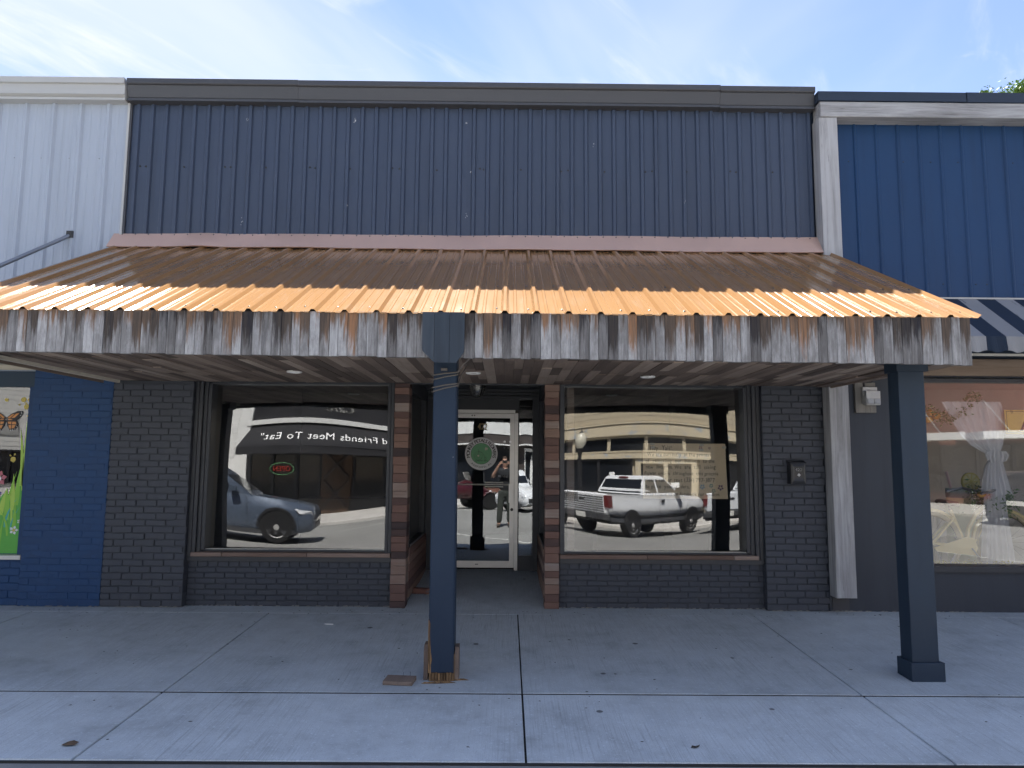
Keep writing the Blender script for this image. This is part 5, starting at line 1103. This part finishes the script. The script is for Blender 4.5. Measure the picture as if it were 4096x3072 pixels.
    if flag:
        b = MB(); Pf = lambda x_, z_: Vector((-2.5415, -x_, z_))
        for k in range(7):
            z_ = .66 + k * .058; xa = -.70; xb = .70 if k < 4 else .10; poly(b, [(xa, z_), (xb, z_ + .010), (xb, z_ + .036), (xa, z_ + .030)], Pf)
        poly(b, [(.12, .885), (.70, .885), (.70, 1.09), (.12, 1.09)], Pf); fb = b.build('flag_graphic', MAT['black'], tg); b = MB()
        for i in range(8):
            for j in range(4): cx, cz = .16 + i * .07, .905 + j * .05; poly(b, [(cx + (.018 if q % 2 == 0 else .008) * math.sin(q * math.pi / 5), cz + (.018 if q % 2 == 0 else .008) * math.cos(q * math.pi / 5)) for q in range(10)], lambda x_, z_: Pf(x_, z_) + Vector((-.001, 0, 0)))
        b.build('flag_stars', MAT['white'], fb)
    MB().loft([[(-2.50, y_, z_) for y_, z_ in ((-.83, .44), (.83, .44), (.83, .60), (-.83, .60))], [(-2.66, y_, z_) for y_, z_ in ((-.74, .46), (.74, .46), (.74, .585), (-.74, .585))]]).build('rear_bumper', trim, t); MB().box(-2.668, -2.66, -.16, .16, .455, .595).build('number_plate', MAT['offw'], t)
    wheelset(t, (-1.45, 1.55), W_, .345, .23, MAT['alu'])
    return t
pk1 = pickup('white pickup truck with a striped flag graphic on its tailgate, mirrored in the window', carpaint('white car paint', (.72, .73, .74)), True)
place(pk1, 5.35, -14.7, -41)
pk2 = pickup('plain white pickup truck parked beyond the flag tailgate pickup, mirrored behind the notice', carpaint('second white car paint', (.66, .68, .70)), False)
place(pk2, 9.3, -15.0, -46)
def car(label, pc, name, L=4.5, H=1.48, suv=False, hatch=True, mirror=True, group='vehicles parked across the street'):
    t = thing(name, label, 'car', (0, 0, 0), group); W_ = .89; k = H / 1.48; hb = .92 * k; h2 = L / 2
    MB().loft([body_ring(-h2, .42, .6 * k, .80 * k, .66, .60), body_ring(-h2 + .10, .30, .66 * k, .93 * k, .80, .74), body_ring(-h2 + .5, .24, .70 * k, hb + .06, W_, .80), body_ring(-.4, .22, .70 * k, hb + .02, W_, .80), body_ring(h2 - 1.45, .22, .69 * k, hb, W_, .80), body_ring(h2 - .75, .22, .67 * k, hb - .08, W_ * .985, .76), body_ring(h2 - .28, .24, .62 * k, hb - .17, .86, .68), body_ring(h2 - .08, .26, .56 * k, hb - .24, .78, .60), body_ring(h2, .32, .48 * k, hb - .36, .66, .50)]).build('body', pc, t, smooth=40)
    rf_ = -h2 + (.55 if hatch else 1.0)
    r4 = lambda xa, xb, w_, z_: [(xa, w_, z_), (xb, w_, z_), (xb, -w_, z_), (xa, -w_, z_)]
    cabn = MB().loft([r4(-h2 + .18, h2 - 1.28, .80, hb - .05), r4(rf_ - .25, h2 - 1.40, .79, hb + .06), r4(rf_ + .05, h2 - 2.05, .66, H - .09), r4(rf_ + .20, h2 - 2.25, .60, H - .02), r4(rf_ + .5, h2 - 2.6, .50, H)]).build('cabin', pc, t, smooth=40)
    for s_ in (1, -1):
        sd_ = lambda x_, z_: (x_, s_ * (.803 - (z_ - hb - .06) * (.13 / (H - .15 - hb))), z_)
        zt_ = H - .12
        for p in ([sd_(rf_ + .05, hb + .10), sd_(-.28, hb + .08), sd_(-.28, zt_), sd_(rf_ + .28, zt_ - .04)], [sd_(-.20, hb + .08), sd_(h2 - 1.62, hb + .06), sd_(h2 - 2.18, zt_), sd_(-.20, zt_)]):
            q = p if s_ < 0 else p[::-1]; a = [Vector(v_) for v_ in q]; n_ = (a[1] - a[0]).cross(a[2] - a[0]).normalized(); MB().prism(q, n_ * .012).build('side_window', cglass, cabn)
        MB().loft([[(h2 - 1.72 + dx_, s_ * (.86 + dy_), hb + dz_) for dx_, dz_ in ((-.05, .05), (.09, .06), (.10, .16), (-.03, .20))] for dy_ in (0, .17)]).build('door_mirror', pc, t, (h2 - 1.7, s_ * .9, hb), smooth=30)
        MB().box(-.245, -.239, s_ * W_ - .004, s_ * W_ + .003, .35, hb).box(h2 - 1.42, h2 - 1.414, s_ * W_ - .004, s_ * W_ + .003, .35, hb - .04).box(-h2 + .9, -h2 + .906, s_ * W_ - .004, s_ * W_ + .003, .5, hb).build('door_gap', MAT['black'], t)
        for xx in (-.48, -1.35): MB().box(xx, xx + .16, s_ * W_ - .012, s_ * W_ + .018, .80 * k, .83 * k).build('door_handle', MAT['chrome'], t, (xx, s_ * .9, .8))
        MB().loft([[(h2 - .30, s_ * .78, hb - .40), (h2 - .30, s_ * .868, hb - .38), (h2 - .42, s_ * .880, hb - .27), (h2 - .34, s_ * .78, hb - .26)], [(h2 - .035, s_ * .50, hb - .43), (h2 - .045, s_ * .72, hb - .41), (h2 - .075, s_ * .77, hb - .32), (h2 - .055, s_ * .50, hb - .32)]]).build('headlight', clear, t, (h2 - .4, s_ * .7, .7))
        MB().box(-h2 + .02, -h2 + .22, s_ * .55 if s_ > 0 else -.80, .80 if s_ > 0 else -.55, .72 * k, .86 * k).build('tail_light', amber, t, (-h2, s_ * .7, .8))
    def scr(nm, p):
        a = [Vector(v_) for v_ in p]; n_ = (a[1] - a[0]).cross(a[2] - a[0]).normalized(); MB().prism(p, n_ * .012).build(nm, cglass, cabn)
    scr('windscreen', [(h2 - 1.42, .74, hb + .09), (h2 - 1.42, -.74, hb + .09), (h2 - 2.03, -.62, H - .11), (h2 - 2.03, .62, H - .11)]); scr('rear_window', [(rf_ - .22, .72, hb + .10), (rf_ - .22, -.72, hb + .10), (rf_ + .02, -.63, H - .13), (rf_ + .02, .63, H - .13)][::-1])
    MB().box(h2 - .12, h2 + .012, -.5, .5, .34, .48).build('grille', MAT['black'], t); MB().box(-h2 - .012, -h2 + .02, -.26, .26, .58, .70).build('number_plate', MAT['offw'], t)
    MB().box(-h2 + .4, h2 - .4, -W_ - .004, W_ + .004, .20, .30).build('sill_trim', trim, t)
    wheelset(t, (-h2 + .88, h2 - (.80 if suv else .88)), W_, .335 if not suv else .36, .22, MAT['alu'])
    return t
place(car('grey blue crossover car seen side on, mirrored in the show window', carpaint('grey blue car paint', (.085, .11, .155), .28, .3), 'crossover_car', 4.4, 1.66, True, group=None), -7.78, -9.7, -14)
place(car('white saloon car beside the photographer, mirrored in the door sidelight', carpaint('third white car paint', (.70, .71, .72)), 'saloon_car', 4.5, 1.45, False, False), 1.75, -15.6, 132)
place(car('black saloon car across the street, mirrored in the lemonade window', carpaint('black car paint', (.012, .013, .015), .15), 'saloon_car', 4.6, 1.46, False, False), 16.6, -14.8, -44)
# three wheeled motorcycle
tk = thing('three_wheeled_motorcycle', 'dark maroon three wheeled motorcycle, mirrored in the shop door', 'motorcycle', (0, 0, 0)); mar = carpaint('maroon paint', (.07, .012, .018), .2, .2)
MB().loft([[(x_, w_ * math.cos(a), zc_ + h_ * math.sin(a)) for a in [2 * math.pi * q / 14 for q in range(14)]] for x_, w_, h_, zc_ in ((1.25, .12, .10, .48), (1.12, .34, .20, .52), (.80, .40, .30, .62), (.40, .30, .36, .70), (0, .22, .26, .62), (-.5, .22, .22, .62), (-.95, .26, .22, .74), (-1.25, .10, .10, .80))]).build('fairing', mar, tk, smooth='all')
MB().loft([[(x_, w_ * math.cos(a), zc_ + h_ * math.sin(a)) for a in [2 * math.pi * q / 12 for q in range(12)]] for x_, w_, h_, zc_ in ((.15, .13, .06, .86), (-.2, .19, .09, .84), (-.55, .18, .10, .90), (-.75, .17, .14, .98), (-1.0, .14, .12, 1.05))]).build('seat', MAT['black'], tk, smooth='all')
MB().prism([(.62, -.30, .98), (.62, .30, .98), (.40, .24, 1.32), (.40, -.24, 1.32)], (.012, 0, .01)).build('windshield', glass('smoked screen', 1.5, (.5, .5, .52)), tk)
MB().tube([(.28, -.42, 1.06), (.38, -.2, 1.05), (.42, 0, 1.0), (.38, .2, 1.05), (.28, .42, 1.06)], .016, 8).build('handlebar', MAT['black'], tk, smooth=True)
for s_ in (1, -1):
    MB().loft([[(.62 + dx_, s_ * (.38 + q), .98 + dz_) for dx_, dz_ in ((-.02, -.03), (.06, -.03), (.05, .06), (-.02, .06))] for q in (0, .14)]).build('mirror', mar, tk, (.62, s_ * .4, 1)); MB().box(.78, 1.0, s_ * .30 if s_ > 0 else -.72, .72 if s_ > 0 else -.30, .30, .34).build('front_arm', MAT['black'], tk)
    MB().loft([[(.90 + .34 * math.cos(a), s_ * .70 + y_, .30 + .34 * math.sin(a)) for a in [R(q) for q in range(20, 165, 16)]] for y_ in (-.12, .12)], cap=False, closed=False).build('front_mudguard', mar, tk, (.9, s_ * .7, .3)); MB().ball((1.14, s_ * .22, .62), .08, sc=(.5, 1, .7)).build('headlight', clear, tk, (1.14, s_ * .22, .62), smooth=True)
for x_, y_, w_ in ((.90, .70, .17), (.90, -.70, .17), (-.80, 0, .24)):
    wh = MB().lathe((x_, y_ - w_ / 2, .30), (0, 1, 0), [(.19, 0), (.28, 0), (.30, .03), (.30, w_ - .03), (.28, w_), (.19, w_)], 26).build('wheel', MAT['rubber'], tk, (x_, y_, .3), smooth=True); MB().lathe((x_, y_ - w_ / 2 + .01, .30), (0, 1, 0), [(.001, 0), (.19, .01), (.19, w_ - .03), (.001, w_ - .02)], 20).build('rim', MAT['alud'], wh, smooth=True)
place(tk, -1.55, -15.9, -28)

# ================================================================ the photographer, mirrored in the door
pz = rz(-7.8) + .004
ph = thing('person', 'person in black shirt raising a phone with both hands, mirrored in the door', 'person', (.02, -7.85, pz))
def skin(name, verts, edges, m, parent, sub=2):
    me = bpy.data.meshes.new(name); me.from_pydata([Vector(v[0]) for v in verts], edges, []); me.update(); me.materials.append(m)
    o = put(name, me, parent, WL[parent.name]); mo = o.modifiers.new('skin', 'SKIN'); mo.use_smooth_shade = True
    if not me.skin_vertices: pass
    for sv, v in zip(me.skin_vertices[0].data, verts): rr_ = v[1]; sv.radius = (rr_, rr_) if not isinstance(rr_, tuple) else rr_; sv.use_root = False
    me.skin_vertices[0].data[0].use_root = True
    sb_ = o.modifiers.new('sub', 'SUBSURF'); sb_.levels = sub; sb_.render_levels = sub
    return o
V = [((0, 0, .95), (.14, .10)), ((0, 0, 1.12), (.13, .095)), ((0, .01, 1.32), (.16, .11)), ((0, .0, 1.44), (.12, .08)), ((0, .0, 1.52), .055), ((0, .03, 1.60), (.068, .075)), ((0, .035, 1.70), (.075, .085)), ((0, .02, 1.77), (.05, .06))]
Ed = [(i, i + 1) for i in range(7)]
def chain(start, pts):
    last = start
    for p, q in pts: V.append((p, q)); Ed.append((last, len(V) - 1)); last = len(V) - 1
    return last
for s_ in (1, -1):
    chain(0, [((s_ * .10, 0, .88), .095), ((s_ * .12, .02, .50), .06), ((s_ * .13, -.02, .10), .045), ((s_ * .14, .03, .04), .042), ((s_ * .15, .15, .03), .032)])
    wr = chain(3, [((s_ * .19, 0, 1.43), .062), ((s_ * .30, .10, 1.28), .048), ((s_ * .28, .20, 1.34), .042), ((s_ * .14, .34, 1.60), .030), ((s_ * .11, .37, 1.65), (.022, .034))])
    for k, (dx_, L) in enumerate(((.0, .055), (.0, .062), (.0, .060), (.0, .048))):
        z0 = 1.675 - k * .019; chain(wr, [((s_ * .095, .385, z0 + .01), .0095), ((s_ * .075, .402, z0 + .012), .0085), ((s_ * (.075 - L * .5), .400, z0 + .012), .0075)])
    chain(wr, [((s_ * .09, .355, 1.665), .011), ((s_ * .06, .352, 1.685), .0095)])
sk = plain('skin', (.42, .24, .17), .5)
skin('body', V, Ed, sk, ph)
o = ph.children[0]
def garment(name, verts, edges, m): return skin(name, verts, edges, m, ph)
shirt = [((0, 0, .86), (.185, .145)), ((0, 0, 1.12), (.175, .135)), ((0, .01, 1.32), (.19, .14)), ((0, 0, 1.475), (.125, .10))] + [((s_ * .19, 0, 1.45), .092) for s_ in (1, -1)] + [((s_ * .285, .085, 1.31), .075) for s_ in (1, -1)]
garment('shirt', shirt, [(0, 1), (1, 2), (2, 3), (3, 4), (3, 5), (4, 6), (5, 7)], plain('black shirt', (.014, .015, .018), .9))
tr_ = [((0, 0, 1.0), (.17, .13)), ((0, 0, .90), (.17, .13))] + [p for s_ in (1, -1) for p in (((s_ * .10, 0, .82), .10), ((s_ * .12, .02, .50), .078), ((s_ * .13, -.01, .10), .07))]
garment('trousers', tr_, [(0, 1), (1, 2), (2, 3), (3, 4), (1, 5), (5, 6), (6, 7)], plain('dark olive trousers', (.035, .040, .034), .9))
for s_ in (1, -1): garment('boot', [((s_ * .135, -.03, .07), .055), ((s_ * .14, .05, .045), .045), ((s_ * .15, .17, .04), .040)], [(0, 1), (1, 2)], plain('brown boot', (.05, .035, .025), .7))
garment('hair', [((0, -.01, 1.73), (.085, .085)), ((0, .0, 1.785), (.07, .07)), ((0, .05, 1.80), (.05, .05))], [(0, 1), (1, 2)], plain('brown hair', (.05, .03, .02), .8))
b = MB()
for s_ in (1, -1): b.ball((s_ * .03, .105, 1.70), .012)
b.build('eyes', MAT['white'], ph)
for c_ in list(ph.children):
    if c_.name.startswith('eyes'): c_.location = Vector((0, 0, 0))
phn = tag(MB().cham(-.079, .079, -.004, .004, -.038, .038, .003).xf(Matrix.Translation((.02, -7.448, 1.5097))).build('phone', MAT['black']), 'phone held up in both hands by the photographer', 'phone')

for k, (ya, za) in enumerate(((-19.2, 5.0), (-19.3, 4.55), (-18.9, 4.75))):
    b = MB(); b.tube([(x_, ya, za + .0009 * (x_ + 2 - 3 * k) ** 2 * (1 if k != 2 else .6) + (.05 * x_ if k == 2 else 0)) for x_ in range(-36, 37, 3)], .012, 5)
    tag(b.build('overhead_wire', MAT['black']), ('topmost overhead wire along the far pavement, mirrored in the glass', 'lowest overhead wire along the far pavement, mirrored in the glass', 'slanting overhead wire along the far pavement, mirrored in the glass')[k], 'wire', 'overhead wires across the street')
